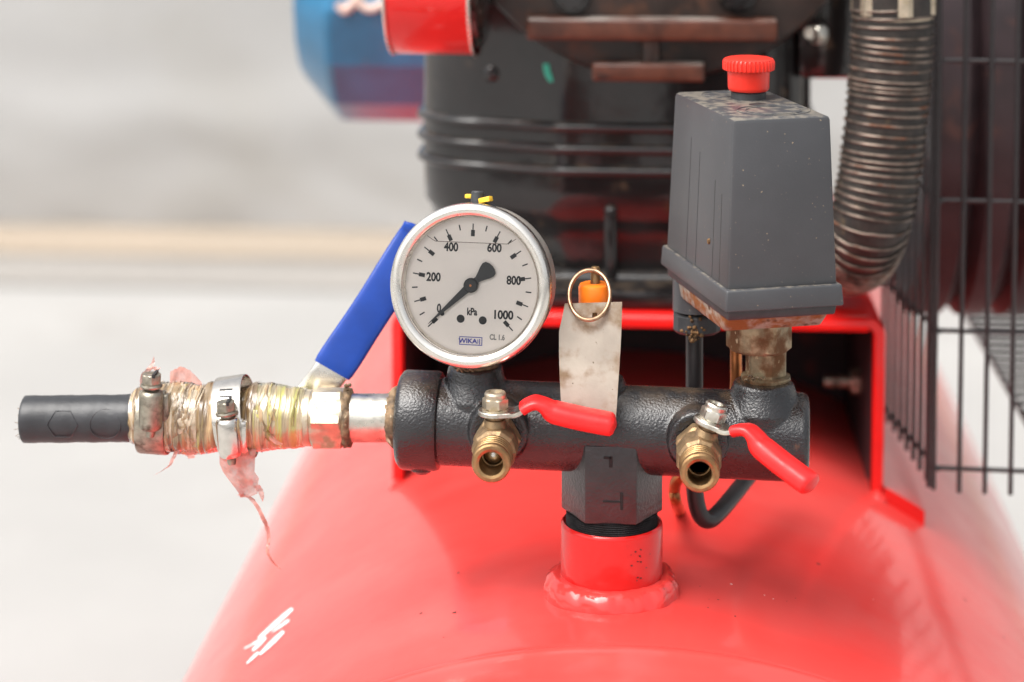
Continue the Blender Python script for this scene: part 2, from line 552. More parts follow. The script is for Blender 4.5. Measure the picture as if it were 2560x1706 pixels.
M['tag'] = pm('aluminium_tag', (0.40, 0.35, 0.29), rough=0.46, metal=0.35, var=0.10, vscale=60, bump=0.06, bscale=700,
              spots=(((0.21, 0.135, 0.075), 75, 0.46, 0.70, 0.7), ((0.11, 0.08, 0.05), 520, 0.68, 0.75, 0.8, 0.0), ((0.07, 0.07, 0.08), 130, 0.74, 0.79, 0.7, 0.0)))
M['ring'] = pm('old_ring', (0.42, 0.27, 0.17), rough=0.35, metal=0.9, var=0.35, vscale=260)
M['spring'] = pm('spring_wire', (0.17, 0.135, 0.11), rough=0.38, metal=0.75, var=0.6, vscale=110, spots=(((0.14, 0.05, 0.02), 90, 0.55, 0.7, 0.8, 0.1),))
M['hose_core'] = pm('hose_core', (0.020, 0.015, 0.012), rough=0.55, var=0.5, vscale=150, bump=0.3, bscale=400, spots=(((0.11, 0.075, 0.03), 110, 0.64, 0.74),))
M['wire'] = pm('black_wire', (0.020, 0.017, 0.018), rough=0.38, var=0.2, vscale=120)
M['wheel'] = pm('cast_wheel', (0.030, 0.018, 0.020), rough=0.42, var=0.3, vscale=40, bump=0.15, bscale=300, spots=(((0.07, 0.03, 0.025), 40, 0.55, 0.7),))
M['grey_wire'] = pm('galvanised_wire', (0.36, 0.35, 0.33), rough=0.45, metal=0.5)
M['dial'] = pm('dial_white', (0.80, 0.735, 0.675), rough=0.6, var=0.02, vscale=60)
M['ink'] = pm('dial_ink', (0.014, 0.014, 0.016), rough=0.6)
M['ink_grey'] = pm('dial_ink_grey', (0.20, 0.19, 0.18), rough=0.6)
M['ink_blue'] = pm('dial_ink_blue', (0.055, 0.06, 0.33), rough=0.6)
M['ptr'] = pm('pointer_black', (0.016, 0.017, 0.019), rough=0.45)
M['black_plastic'] = pm('black_plastic', (0.035, 0.037, 0.04), rough=0.5, var=0.2, vscale=200)
M['yellow'] = pm('yellow_plastic', (0.86, 0.50, 0.035), rough=0.4, var=0.08, vscale=200)
M['liquid'] = pm('liquid_line', (0.14, 0.10, 0.075), rough=0.2)
M['glass'] = glass_mat()
M['floor'] = pm('pale_concrete', (0.335, 0.328, 0.317), rough=0.75, var=0.06, vscale=1.6, bump=1.5, bscale=30, spots=(((0.30, 0.288, 0.274), 2.6, 0.58, 0.72),))
M['strip'] = pm('sandy_strip', (0.325, 0.272, 0.216), rough=0.85, var=0.14, vscale=1.2, stretch=(1, 6, 1), bump=3, bscale=20, spots=(((0.345, 0.262, 0.186), 0.9, 0.50, 0.66),))
M['grey_strip'] = pm('greyish_ground', (0.272, 0.255, 0.236), rough=0.85, var=0.10, vscale=1.4, stretch=(1, 5, 1), bump=3, bscale=20)
M['tarp'] = pm('white_tarpaulin', (0.385, 0.382, 0.374), rough=0.55, var=0.03, vscale=1.0, bump=2, bscale=9, spots=(((0.37, 0.363, 0.347), 1.7, 0.56, 0.74),))

# ================================================================ THE PLACE
FLOOR_Z = -725.0
def sheet(name, x0, x1, y0, y1, z, m, kind='structure'):
    mb = MB()
    mb.add([(x0, y0, z), (x1, y0, z), (x1, y1, z), (x0, y1, z)], [[0, 1, 2, 3]])
    o = mb.build(name, m, sm=0, recalc=False)
    o['kind'] = kind
    return o
sheet('floor', -30000, 30000, -30000, 30000, FLOOR_Z, M['floor'])
sheet('grey_path', -9000, 9000, 3140, 3900, FLOOR_Z+4, M['grey_strip'])  # greyer, darker strip of ground in front of the sand
sheet('sand_path', -9000, 9000, 3390, 3900, FLOOR_Z+8, M['strip'])
# tarpaulin hung behind the machine, creased where it reaches the ground
mb = MB()
nx, nz_ = 200, 90
vs, fs = [], []
for j in range(nz_+1):
    for i in range(nx+1):
        x = -5000+10000*i/nx
        h = 2600*(j/nz_)**1.3
        low = math.exp(-h/260)
        y = 3665+16*noise.noise(Vector((x*0.0011, h*0.0006, 1.3)))+10*noise.noise(Vector((x*0.0032+h*0.002, h*0.0009, 4.0)))
        y += low*(24*noise.noise(Vector((x*0.0028, h*0.0045, 8.0)))+15*noise.noise(Vector((x*0.008+h*0.006, h*0.008, 2.0))))-10*math.exp(-((h-230)/80)**2)
        vs.append((x, y, FLOOR_Z+10+h))
for j in range(nz_):
    for i in range(nx):
        a = j*(nx+1)+i
        fs.append([a, a+1, a+nx+2, a+nx+1])
mb.add(vs, fs)
t = mb.build('tarpaulin', M['tarp'], sm=80)
t['label'], t['category'] = 'pale grey white tarpaulin hanging across the background, creased along its bottom', 'tarpaulin'

# ================================================================ AIR TANK
tank = thing('air_tank', (TANK_X, 500, FLOOR_Z), 'glossy red horizontal air receiver tank filling the bottom of the frame', 'air tank')
mb = MB()
SEAM_Y, END_Y = -57.0, 1130.0
prof = [(TANK_R-1.2, SEAM_Y-3), (TANK_R-0.4, SEAM_Y-0.5), (TANK_R, SEAM_Y+2)]+[(TANK_R, y) for y in range(-20, int(END_Y), 60)]+[(TANK_R, END_Y)]
for k in range(1, 13):
    a = k/12*math.pi/2
    prof.append((TANK_R*math.cos(a), END_Y+138*math.sin(a)))
mb.lathe(prof, (TANK_X, 0, TANK_Z), (0, 1, 0), 160)
mb.build('shell', M['red'], tank, sm=40)
mb = MB()
prof = []
HR = TANK_R-2.2
for k in range(0, 25):
    a = k/24*math.pi/2
    prof.append((HR*math.cos(a)**(2/3.0), SEAM_Y-4-230*math.sin(a)**(2/3.0)))
prof = [(HR-1, SEAM_Y+6), (HR+2.4, SEAM_Y-2.2), (HR+3.0, SEAM_Y-4.6), (HR+2.2, SEAM_Y-7.0), (HR+0.5, SEAM_Y-9)]+[q for q in prof if q[1] < SEAM_Y-12]
mb.lathe(prof, (TANK_X, 0, TANK_Z), (0, 1, 0), 160)
mb.build('dished_head', M['red'], tank, sm=40)
for y in (60, 980):
    mb = MB()
    mb.box((TANK_X, y, FLOOR_Z+62), (300, 50, 124), None, 4)
    mb.build('foot', M['red'], tank)
# threaded socket and its weld
TOPZ = TANK_Z+TANK_R
mb = MB()
mb.lathe([(17, -43.5), (19.6, -40.2), (20.6, -39.4), (21.3, -40.0), (21.6, -41.2), (21.6, TOPZ-3)], (0, 0, 0), (0, 0, 1), 72)
sock = mb.build('socket', M['red_can'], tank, sm=50)
def weldj(r, t, an):
    return r+(0.9*noise.noise(Vector((math.cos(an)*3.2, math.sin(an)*3.2, t*0.05)))+0.6*noise.noise(Vector((math.cos(an)*7, math.sin(an)*7, t*0.3))))*(1 if t > 0.5 else 0.4)*2.0
mb = MB()
vs = []
mb.lathe([(20.5, 7.0), (21.7, 7.0), (23.2, 7.4), (24.8, 7.0), (26.6, 5.4), (27.9, 3.0), (28.5, 0.6), (28.8, -1.0), (28.8, -4)], (0, 0, TOPZ), (0, 0, 1), 120, jit=weldj)
mb.build('weld_bead', M['red_weld'], tank, sock, sm=60)
# thin white strokes laid on the left of the shell, chips in the enamel
def stroke(a, b, w0, w1):
    n = 8
    vs, fs = [], []
    for i in range(n+1):
        t = i/n
        x, y = a[0]+(b[0]-a[0])*t, a[1]+(b[1]-a[1])*t
        wd = (w0+(w1-w0)*t)*math.sin(math.pi*(0.08+0.84*t))**0.35
        dx, dy = b[0]-a[0], b[1]-a[1]
        L = math.hypot(dx, dy)
        nx_, ny_ = -dy/L, dx/L
        wd += rnd.uniform(-0.6, 0.6)
        for s in (-1, 1):
            vs.append(TP(x+nx_*wd*s, y+ny_*wd*s, 0.25))
    for i in range(n):
        fs.append([2*i, 2*i+1, 2*i+3, 2*i+2])
    MB().add(vs, fs).build('white_streak', M['streak_white'], tank, sm=0)
for a, b, w0, w1 in (((731, 1522), (646, 1597), 6, 5), ((664, 1593), (611, 1622), 3.5, 1.5), ((723, 1550), (680, 1581), 4, 2.5),
                     ((709, 1579), (649, 1637), 6, 5), ((664, 1595), (631, 1627), 4.5, 4), ((646, 1631), (617, 1659), 4, 2.5)):
    stroke(a, b, w0, w1)
def chip(p, nrm, r, m, th, par=None, el=1.0):
    u, v, a = basis(nrm)
    vs = [Vector(p)+u*math.cos(k*0.785)*r*el*rnd.uniform(0.6, 1.1)+v*math.sin(k*0.785)*r*rnd.uniform(0.5, 1.1)+a*0.12 for k in range(8)]
    MB().add(vs, [list(range(8))]).build('paint_chip', m, th, par, sm=0)
for px, py, r, k in ((2046, 1411, 1.1, 'chip'), (1136, 1532, 1.2, 'chip'), (1052, 1534, 0.8, 'chip'), (1146, 1433, 0.9, 'chip'), (1828, 1461, 0.75, 'chip_white'), (1911, 1489, 0.6, 'chip_white'),
                     (1933, 1498, 0.5, 'chip_white'), (2412, 1500, 0.9, 'chip'), (1795, 1500, 0.5, 'chip'), (1770, 1520, 0.4, 'chip'), (2510, 1594, 0.8, 'chip')):
    p = TP(px, py)
    chip(p, (p.x-TANK_X, 0, p.z-TANK_Z), r, M[k], tank)
for k in range(26):
    p = TP(rnd.uniform(800, 2350), rnd.uniform(1330, 1600))
    if abs(p.x) > 32 and p.y > SEAM_Y+6:
        chip(p, (p.x-TANK_X, 0, p.z-TANK_Z), rnd.uniform(0.18, 0.45), M['chip' if rnd.random() < 0.75 else 'chip_white'], tank, None, rnd.uniform(0.6, 2.0))
for k in range(14):
    an = R(-90+rnd.uniform(22, 50))
    z = rnd.uniform(-54, -45) if k < 11 else rnd.uniform(-60, -57)
    p = Vector((21.65*math.cos(an), 21.65*math.sin(an), z))
    chip(p, (p.x, p.y, 0), rnd.uniform(0.25, 0.7), M['chip'], tank, sock, 0.6)

# saddle bracket welded across the tank
BY0, BY1 = 212.0, 640.0
BX0, BX1, BZ = -121.0, 137.0, -5.0
def tz(x):
    return TANK_Z+math.sqrt(TANK_R**2-(x-TANK_X)**2)
mb = MB()
sec = []
rr, th_ = 10.0, 6.0
def usec(off):
    pts = [(BX0+off, tz(BX0)-4)]
    r = rr-off
    for k in range(7):
        a = math.pi-k/6*math.pi/2
        pts.append((BX0+rr+r*math.cos(a), BZ-rr+r*math.sin(a)))
    for k in range(7):
        a = math.pi/2-k/6*math.pi/2
        pts.append((BX1-rr+r*math.cos(a), BZ-rr+r*math.sin(a)))
    pts.append((BX1-off, tz(BX1)-4))
    return pts
outer, inner = usec(0), usec(th_)
n = len(outer)
vs, fs = [], []
for (x, z) in outer: vs.append((x, BY0+1.2, z))
for (a, b) in zip(outer, inner): vs.append((a[0]*0.85+b[0]*0.15, BY0, a[1]*0.85+b[1]*0.15))
for (a, b) in zip(outer, inner): vs.append((a[0]*0.15+b[0]*0.85, BY0, a[1]*0.15+b[1]*0.85))
for (x, z) in inner: vs.append((x, BY0+1.2, z))
for (x, z) in inner: vs.append((x, BY1, z))
for (x, z) in outer: vs.append((x, BY1, z))
for r_ in range(5):
    for i in range(n-1):
        fs.append([r_*n+i, r_*n+i+1, (r_+1)*n+i+1, (r_+1)*n+i])
for i in range(n-1):
    fs.append([5*n+i, 5*n+i+1, i+1, i])
mb.add(vs, fs)
# a stiffening lip of larger radius on the top front edge
mb.tube([(BX0+9, BY0+3, BZ-4), (BX1-9, BY0+3, BZ-4)], 4.2, 16)
brk = mb.build('bracket', M['red_bracket'], tank, sm=40)
mb = MB()                                       # dark lining and back plate, added to paint the shade inside the bracket
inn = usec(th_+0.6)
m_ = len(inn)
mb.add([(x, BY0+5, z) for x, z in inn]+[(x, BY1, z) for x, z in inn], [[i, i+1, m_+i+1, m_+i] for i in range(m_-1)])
mb.build('bracket_shade_lining', M['inner_shade'], tank, brk, sm=40)
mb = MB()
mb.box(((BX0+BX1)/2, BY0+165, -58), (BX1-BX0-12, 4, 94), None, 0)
mb.build('shade_plate', M['inner_shade'], tank, brk)  # added dark plate, stands in for the shade further back
for sx, x in ((-1, BX0), (1, BX1)):
    mb = MB()
    pts = []
    for k in range(9):
        xx = x+sx*k*2.6
        pts.append((xx, tz(xx)))
    vs, fs = [], []
    for y in (BY0-2, BY0+160):
        for (xx, zz) in pts: vs.append((xx, y, zz+8.0))
        for (xx, zz) in pts: vs.append((xx, y, zz-2))
    m_ = len(pts)
    for i in range(m_-1):
        fs += [[i, i+1, 2*m_+i+1, 2*m_+i], [i, i+1, m_+i+1, m_+i]]
    fs.append([m_-1, 2*m_-1, 4*m_-1, 3*m_-1])
    mb.add(vs, fs)
    if sx > 0: mb.build('bracket_flange', M['red_bracket'], tank, brk, sm=30)
    mb = MB()
    def wj(r, t, an):
        return r*(1+0.5*noise.noise(Vector((t*0.25, math.cos(an), sx+math.sin(an)))))
    mb.lathe([(0, 0), (4, 1), (5, 6), (5.5, 14), (5, 24), (4.5, 30), (0, 32)], (x-sx*3, BY0-5, tz(x)), (0, 1, 0), 20, jit=wj)
    mb.build('weld_blob', M['red_weld'], tank, brk, sm=60)
pb = P(2155, 955, BY0+70)
mb = MB()
mb.tube([(BX1-4, BY0+70, pb.z), (BX1-26, BY0+70, pb.z)], 3.6, 16)
hexnut(mb, (BX1-4.6, BY0+70, pb.z), (-1, 0, 0), 13, 7, ch=0.8)
mb.build('bolt', M['zinc_dirty'], tank, brk)

# ================================================================ MANIFOLD
MX0 = P(996, 1050, 0).x
MX1 = P(2020, 1080, 0).x
man = thing('manifold', (0, 0, -45), 'black cast iron tee manifold with a hexagonal leg screwed into the red socket', 'manifold')
mdir = Vector((math.cos(R(-0.7)), -0.035, math.sin(R(-0.7)))).normalized()
def mp(x):                                     # point on the manifold's axis
    return mdir*(x/mdir.x)
GX = P(1188, 950, 0).x
SX = P(1908, 960, 0).x
VX = P(1497, 940, 0).x
V1 = P(1246, 1085, -18).x
V2 = P(1745, 1105, -18).x
up_m = Vector((0, 0, 1))
raw = MB()
Lm = (MX1-MX0)/mdir.x
o = mp(MX0)
raw.lathe([(0, 1), (16.8, 1), (18.2, 2.0), (18.4, 3), (18.4, Lm-2.2), (17.6, Lm-0.8), (16.2, Lm), (0, Lm)], o, mdir, 64)
for x, r0, r1, h in ((GX, 16, 11.5, 25.0), (SX, 17, 12.5, 23.4), (VX, 13, 10.5, 22.5)):
    p = mp(x)
    raw.lathe([(0, 0), (r0, 0), (r0, 12), (r1+1.2, 19), (r1, h-0.8), (r1-1, h), (0, h)], p, (0, 0, 1), 48)
for x in (V1, V2):
    p = mp(x)+Vector((0, 0, 2.2))
    raw.lathe([(0, 0), (13.6, 0), (13.2, 17), (12.4, 19.6), (11.6, 20.4), (0, 20.4)], p, (0, -1, 0), 48)
raw.lathe([(0, 0), (17.6, 0), (17.6, 20), (0, 20)], (0, 0, 0), (0, 0, -1), 48)
body = remesh(raw, 0.55, 7, 0.5)
body.build('pipe_body', M['iron'], man, sm=80)
mb = MB()
mb.lathe([(0, 0), (13.5, 0), (18.6, 0.2), (20.4, 1.6), (20.9, 3), (20.9, 16.4), (20.2, 17.8), (18.0, 18.6)], o, mdir, 80)
mb.build('collar', M['iron'], man, sm=40)
mb = MB()
mb.lathe([(0, 0), (3, 0.6), (5.5, 2.5), (6, 5)], o+mdir*10+Vector((0, -3, -22.5)), (0, 0, 1), 24)
mb.build('casting_lug', M['iron'], man)
mb = MB()
hexnut(mb, (0, 0, -37), (0, 0, 1), 37.4, 30, ph=math.pi/6, up=(0, -1, 0), ch=0)
mb2 = MB().bm((lambda b: b)(bmesh.new()))
hexo = MB()
hexo.prism(hexpoly(37.2, 0), (0, 0, -34.8), (1, 0, 0), (0, 1, 0), 33, 0.7, 2)
hexl = hexo.build('hex_leg', M['iron_hex'], man, sm=30)
# raised foundry marks on the front flat of the leg
mk = MB()
for a, b, wd in (((1512, 1145), (1526, 1145), 1.6), ((1526, 1145), (1528, 1166), 1.8), ((1508, 1255), (1552, 1255), 0.7), ((1554, 1236), (1554, 1272), 2.0)):
    p, q = P(a[0], a[1], -18.75), P(b[0], b[1], -18.75)
    c = (p+q)/2
    mk.box(c, (abs(p.x-q.x)+wd*0.6, 0.7, abs(p.z-q.z)+wd*0.6), None, 0.15, 1)
mk.build('cast_mark', M['mark'], man, hexl)
mb = MB()
prof = [(0, -34.6)]
for k in range(9):
    z = -34.9-k*0.9
    prof += [(19.4, z), (18.6, z-0.45)]
mb.lathe(prof, (0, 0, 0), (0, 0, 1), 64)
mb.build('threaded_end', M['thread'], man, sm=20)

# ================================================================ LEFT HAND LINE: shut-off valve, clamps, wrap, hose
def lx(px): return P(px, 1045, 0).x
def ly(px):                                     # height of the line's axis at a pixel column
    return lp((px)).z
def lp(px): return P(px, 1045, 0)
ax_l = (lp(60)-lp(880)).normalized()
pv = lp((880))
valve_b = thing('shutoff_valve', lp((830)), 'shut-off valve with long blue vinyl lever and zinc nipple left of the manifold', 'valve')
mb = MB()
a0, a1 = lp((1004)), lp((872))
ln = (a1-a0).length
mb.lathe([(0, 0), (10.2, 0), (10.2, ln), (0, ln)], a0, ax_l, 48)
mb.build('nipple', M['zinc'], valve_b)
mb = MB()
def sealj(r, t, an):
    return r+1.4*noise.noise(Vector((math.cos(an)*5, math.sin(an)*5, t*0.8)))
mb.lathe([(10, -1), (12.2, 0), (13.0, 1.2), (12.4, 2.6), (10.6, 4.2), (9.8, 5)], lp((997)), ax_l, 64, jit=sealj)
mb.build('thread_seal', M['tape_seal'], valve_b, sm=70)
mb = MB()
mb.lathe([(9.8, 0), (12.0, 0.6), (12.6, 2), (12.2, 3.4), (9.8, 4)], lp((882)), ax_l, 64, jit=sealj)
for k in range(5):
    p = lp((872))+Vector((rnd.uniform(-1.5, 1.5), rnd.uniform(-2, 2), 12.5+k*0.5))
    mb.box(p, (1.6, 1.2, 1.4), Matrix.Rotation(k, 3, 'Y'), 0.3, 1)
mb.build('thread_seal', M['tape_seal'], valve_b, sm=70)
mb = MB()
a0, a1 = lp((864)), lp((782))
hexnut(mb, a0, ax_l, 23.6, (a1-a0).length, ph=R(38), ch=1.2)
mb.build('hexagon', M['brass_pale'], valve_b, sm=25)
mb = MB()
a0, a1 = lp((784)), lp((700))
ln = (a1-a0).length
mb.lathe([(0, 0), (11.2, 0), (11.8, 0.8), (11.8, 4), (11.2, 5), (11.0, ln), (0, ln)], a0, ax_l, 48)
mb.build('tail', M['brass_pale'], valve_b)
# lever: zinc arm behind the line, blue sleeve rising to the right
mb = MB()
LY0, LY1 = 16.0, 34.0
sd = None
pts = [P(760, 1040, 13), P(775, 1000, 15), P(800, 965, LY0), P(828, 928, LY0+1), P(880, 852, LY0+5), P(1020, 640, LY1)]
path = catmull(pts, 6)
sd = (P(870, 952, LY0)-P(788, 905, LY0)).normalized()
mb.sweep(path, sd, 7.6, 1.3, 16, 6)
arm = mb.build('lever', M['steel'], valve_b, sm=50)
pts = [P(830, 926, LY0+1), P(880, 850, LY0+5), P(960, 728, LY0+11), P(1035, 610, LY1), P(1052, 583, LY1), P(1060, 570, LY1+0.5)]
path = catmull(pts, 6)
n = len(path)
ws = [8.9+0.2*math.sin(i*0.5) for i in range(n)]
hs_ = [2.5]*n
ws[0], hs_[0] = 8.6, 2.3
for i, (a, b) in enumerate(((7.2, 2.4), (6.0, 2.1), (4.0, 1.6), (1.5, 0.8))):
    ws[n-4+i], hs_[n-4+i] = a, b
mb = MB()
mb.sweep(path, sd, ws, hs_, 24, 4.5)
mb.build('sleeve', M['blue'], valve_b, arm, sm=50)
mb = MB()
mb.lathe([(0, 0), (6, 0), (6, 14), (0, 14)], lp((810))+Vector((-6, 2, 0)), (0, 1, 0), 32)
mb.build('stem', M['brass_pale'], valve_b)

# black rubber hose stub
hose = thing('rubber_hose', lp((200)), 'cut stub of black rubber hose at the far left, clamped to the taped fitting', 'hose')
mb = MB()
a0, a1 = lp((420)), lp((62))
ln = (a1-a0).length
prof = [(9.9, 0)]
for k in range(1, 40):
    prof.append((10.0+0.05*math.sin(k*1.9)+0.08*math.sin(k*0.7), ln*k/40))
prof += [(10.0, ln-0.3), (9.7, ln), (6.2, ln+0.1), (6.0, ln-0.6), (5.8, ln-12), (0, ln-12)]
def hosej(r, t, an):
    tilt = 0
    return r+0.12*noise.noise(Vector((t*0.12, math.cos(an)*1.4, math.sin(an)*1.4)))
mb.lathe(prof, a0+Vector((0, 0, 0)), (a1-a0+Vector((0, 0, -0.6))), 64, jit=hosej)
tube_h = mb.build('hose_wall', M['rubber'], hose, sm=50)
# two moulded badge outlines on the hose wall
def ring_on_hose(pxc, six):
    c = lp((pxc))
    m_ = MB()
    pts = []
    N = 36
    for k in range(N):
        an = 2*math.pi*k/N
        q = 6.6
        if six:
            q = 6.6*math.cos(math.pi/6)/math.cos(((an+R(0)) % (math.pi/3))-math.pi/6)
        dx, s = q*math.cos(an), q*math.sin(an)
        ph = s/10.2
        pts.append(c+Vector((dx, -10.25*math.cos(ph+R(6)), 10.25*math.sin(ph+R(2))-0.4)))
    m_.tube(pts, 0.22, 6, closed=True)
    m_.build('moulded_badge', M['rubber'], hose, tube_h)
ring_on_hose(172, True)
ring_on_hose(278, False)
mb = MB()
for k in range(7):
    p = a1+Vector((rnd.uniform(-1, 0.5), -rnd.uniform(3, 8), rnd.uniform(-8, 8)))
    mb.tube([p, p+Vector((-rnd.uniform(1, 3), -0.4, rnd.uniform(-1.5, 1.0)))], 0.13, 5)
mb.build('frayed_cord', M['tape_seal'], hose, tube_h)

# plastic film wound round the joint
wrap = thing('plastic_film', lp((540)), 'yellowed clear plastic film wound round the hose joint, torn ends hanging down', 'plastic film')
tab = [(330, 986, 1102), (345, 968, 1112), (375, 960, 1120), (410, 957, 1126), (450, 955, 1132), (480, 960, 1136), (510, 962, 1134), (545, 956, 1134), (590, 958, 1132),
       (640, 955, 1130), (690, 960, 1126), (740, 966, 1121), (768, 974, 1116)]
mb = MB()
vs, fs = [], []
NX, NA = 330, 84
for i in range(NX+1):
    px = 330+(768-330)*i/NX
    top, bot = interp(tab, px)
    c = P(px, (top+bot)/2, 0)
    r = (bot-top)/2*0.1665
    for k in range(NA):
        an = 2*math.pi*k/NA
        ca, sa = math.cos(an), math.sin(an)
        lum = 1.0 if px < 640 else 0.35
        xh = px*0.17+3.0*noise.noise(Vector((px*0.01, ca*0.9, sa*0.9)))+an*0.25
        rr_ = r+lum*(1.7*noise.noise(Vector((px*0.022, ca*1.2, sa*1.2)))+1.0*noise.noise(Vector((px*0.06+an*0.3, ca*2.5, sa*2.5))))
        rr_ += 0.22*noise.noise(Vector((xh*1.9, ca*0.6, sa*0.6)))+0.14*noise.noise(Vector((xh*4.3, ca*0.7+5, sa*0.7)))
        rr_ -= 1.6*math.exp(-((px-590-10*sa)/30)**4)
        if i in (0, NX):
            rr_ = r*0.86
        vs.append(c+Vector((0, -rr_*ca, rr_*sa)))
for i in range(NX):
    for k in range(NA):
        k2 = (k+1) % NA
        fs.append([i*NA+k, i*NA+k2, (i+1)*NA+k2, (i+1)*NA+k])
cut = int(NX*(648-330)/(768-330))
MB().add(vs[:(cut+1)*NA], fs[:cut*NA]).build('winding', M['film'], wrap, sm=75)
MB().add(vs[cut*NA:], [[q-cut*NA for q in f] for f in fs[cut*NA:]]).build('tape_sleeve', M['sleeve_tape'], wrap, sm=75)
def rings(px0, px1, count, m, name):            # separate strands of stretched film
    m_ = MB()
    for q in range(count):
        px = rnd.uniform(px0, px1)
        tilt = rnd.uniform(-38, 38)
        if 520 < px < 660:
            px, tilt = (px-95, tilt*0.5) if px < 590 else (px-150, tilt*0.4)
        st = rnd.uniform(-2.2, 0.4)
        wd = rnd.choice((0.3, 0.5, 1.0, 1.8, 2.6))
        pts = []
        for k in range(26):
            an = st+k/25*rnd.uniform(2.6, 2.7)
            xx = px+tilt*math.sin(an)
            top, bot = interp(tab, xx)
            c = P(xx, (top+bot)/2, 0)
            rr_ = (bot-top)/2*0.162+0.7+0.5*noise.noise(Vector((k*0.4, px*3.1, 0)))
            pts.append(c+Vector((0, -rr_*math.cos(an), rr_*math.sin(an))))
        m_.ribbon(pts, [wd*(0.7+0.6*noise.noise(Vector((k*0.3, px, 2)))) for k in range(26)], (1, 0, 0.1), 0.7, px)
    m_.build(name, m, wrap, sm=75, recalc=False)
for q in range(30):
    rings(355, 640, 1, M['film'], 'film_strand')
for q in range(22):
    rings(342, 500, 1, M['clear_film'], 'film_strand')
for q in range(5):
    rings(650, 755, 1, M['film'], 'film_strand')
# torn flap and tails
FY = -11.0
rows = [(1120, 545, 644), (1140, 546, 640), (1160, 551, 636), (1180, 558, 637), (1196, 567, 646), (1210, 578, 648), (1222, 590, 643), (1234, 597, 645), (1244, 601, 622)]
vs, fs = [], []
for i, (y, xa, xb) in enumerate(rows):
    for j in range(11):
        x = xa+(xb-xa)*j/10
        jag = rnd.uniform(-2.5, 2.5) if j in (0, 10) else 0
        d = FY+3.2*noise.noise(Vector((x*0.03, y*0.03, 3)))+1.6*noise.noise(Vector((x*0.09, y*0.05, 9)))+ (1120-y)*0.01
        vs.append(P(x+jag, y, d))
for i in range(len(rows)-1):
    for j in range(10):
        fs.append([i*11+j, i*11+j+1, i*11+12+j, i*11+11+j])
MB().add(vs, fs).build('torn_flap', M['loose_film'], wrap, sm=80, recalc=False)
def tail(pp, ws, Y=FY, sd_=(1, 0, 0.25), m=None):
    pts = catmull([P(x, y, Y+1.2*math.sin(i*1.7)) for i, (x, y) in enumerate(pp)], 6)
    k = len(pts)
    wl = []
    for i in range(k):
        f = i/(k-1)*(len(ws)-1)
        j = min(int(f), len(ws)-2)
        wl.append((ws[j]+(ws[j+1]-ws[j])*(f-j))*(1+0.35*noise.noise(Vector((i*0.6, pp[0][0], 0)))))
    MB().ribbon(pts, wl, sd_, 0.8, pp[0][0]).build('torn_strip', m or M['loose_film'], wrap, sm=80, recalc=False)
tail([(600, 1236), (622, 1243), (640, 1262), (655, 1290), (668, 1322), (672, 1350), (668, 1376), (676, 1396), (688, 1412), (702, 1424)], [1.5, 0.9, 0.9, 0.9, 0.8, 0.6, 0.4, 0.25])
tail([(604, 1240), (630, 1246), (644, 1268), (660, 1300), (670, 1330)], [0.7, 0.5, 0.4, 0.2])
tail([(640, 1214), (650, 1226), (655, 1240), (657, 1254)], [1.5, 1.2, 0.9, 0.15])
tail([(450, 1110), (440, 1132), (430, 1152), (424, 1164), (404, 1178), (384, 1189)], [1.3, 1.1, 0.8, 0.8, 0.4, 0.1])
tail([(478, 1124), (476, 1136), (480, 1146)], [2.0, 1.9, 1.3])
tail([(360, 985), (355, 958), (358, 936), (372, 922), (382, 908), (385, 892)], [1.1, 0.9, 0.9, 1.2, 0.8, 0.1])
tail([(372, 930), (384, 918), (392, 926), (400, 920)], [0.7, 1.0, 0.9, 0.3])
tail([(425, 945), (450, 936), (480, 944), (505, 962)], [2.4, 3.0, 2.2, 0.6], Y=2, sd_=(0, 0.3, 1))
tail([(640, 1055), (665, 1082), (690, 1105), (706, 1112)], [1.6, 1.5, 1.3, 0.6], Y=-14, sd_=(0.4, 0, 0.6))

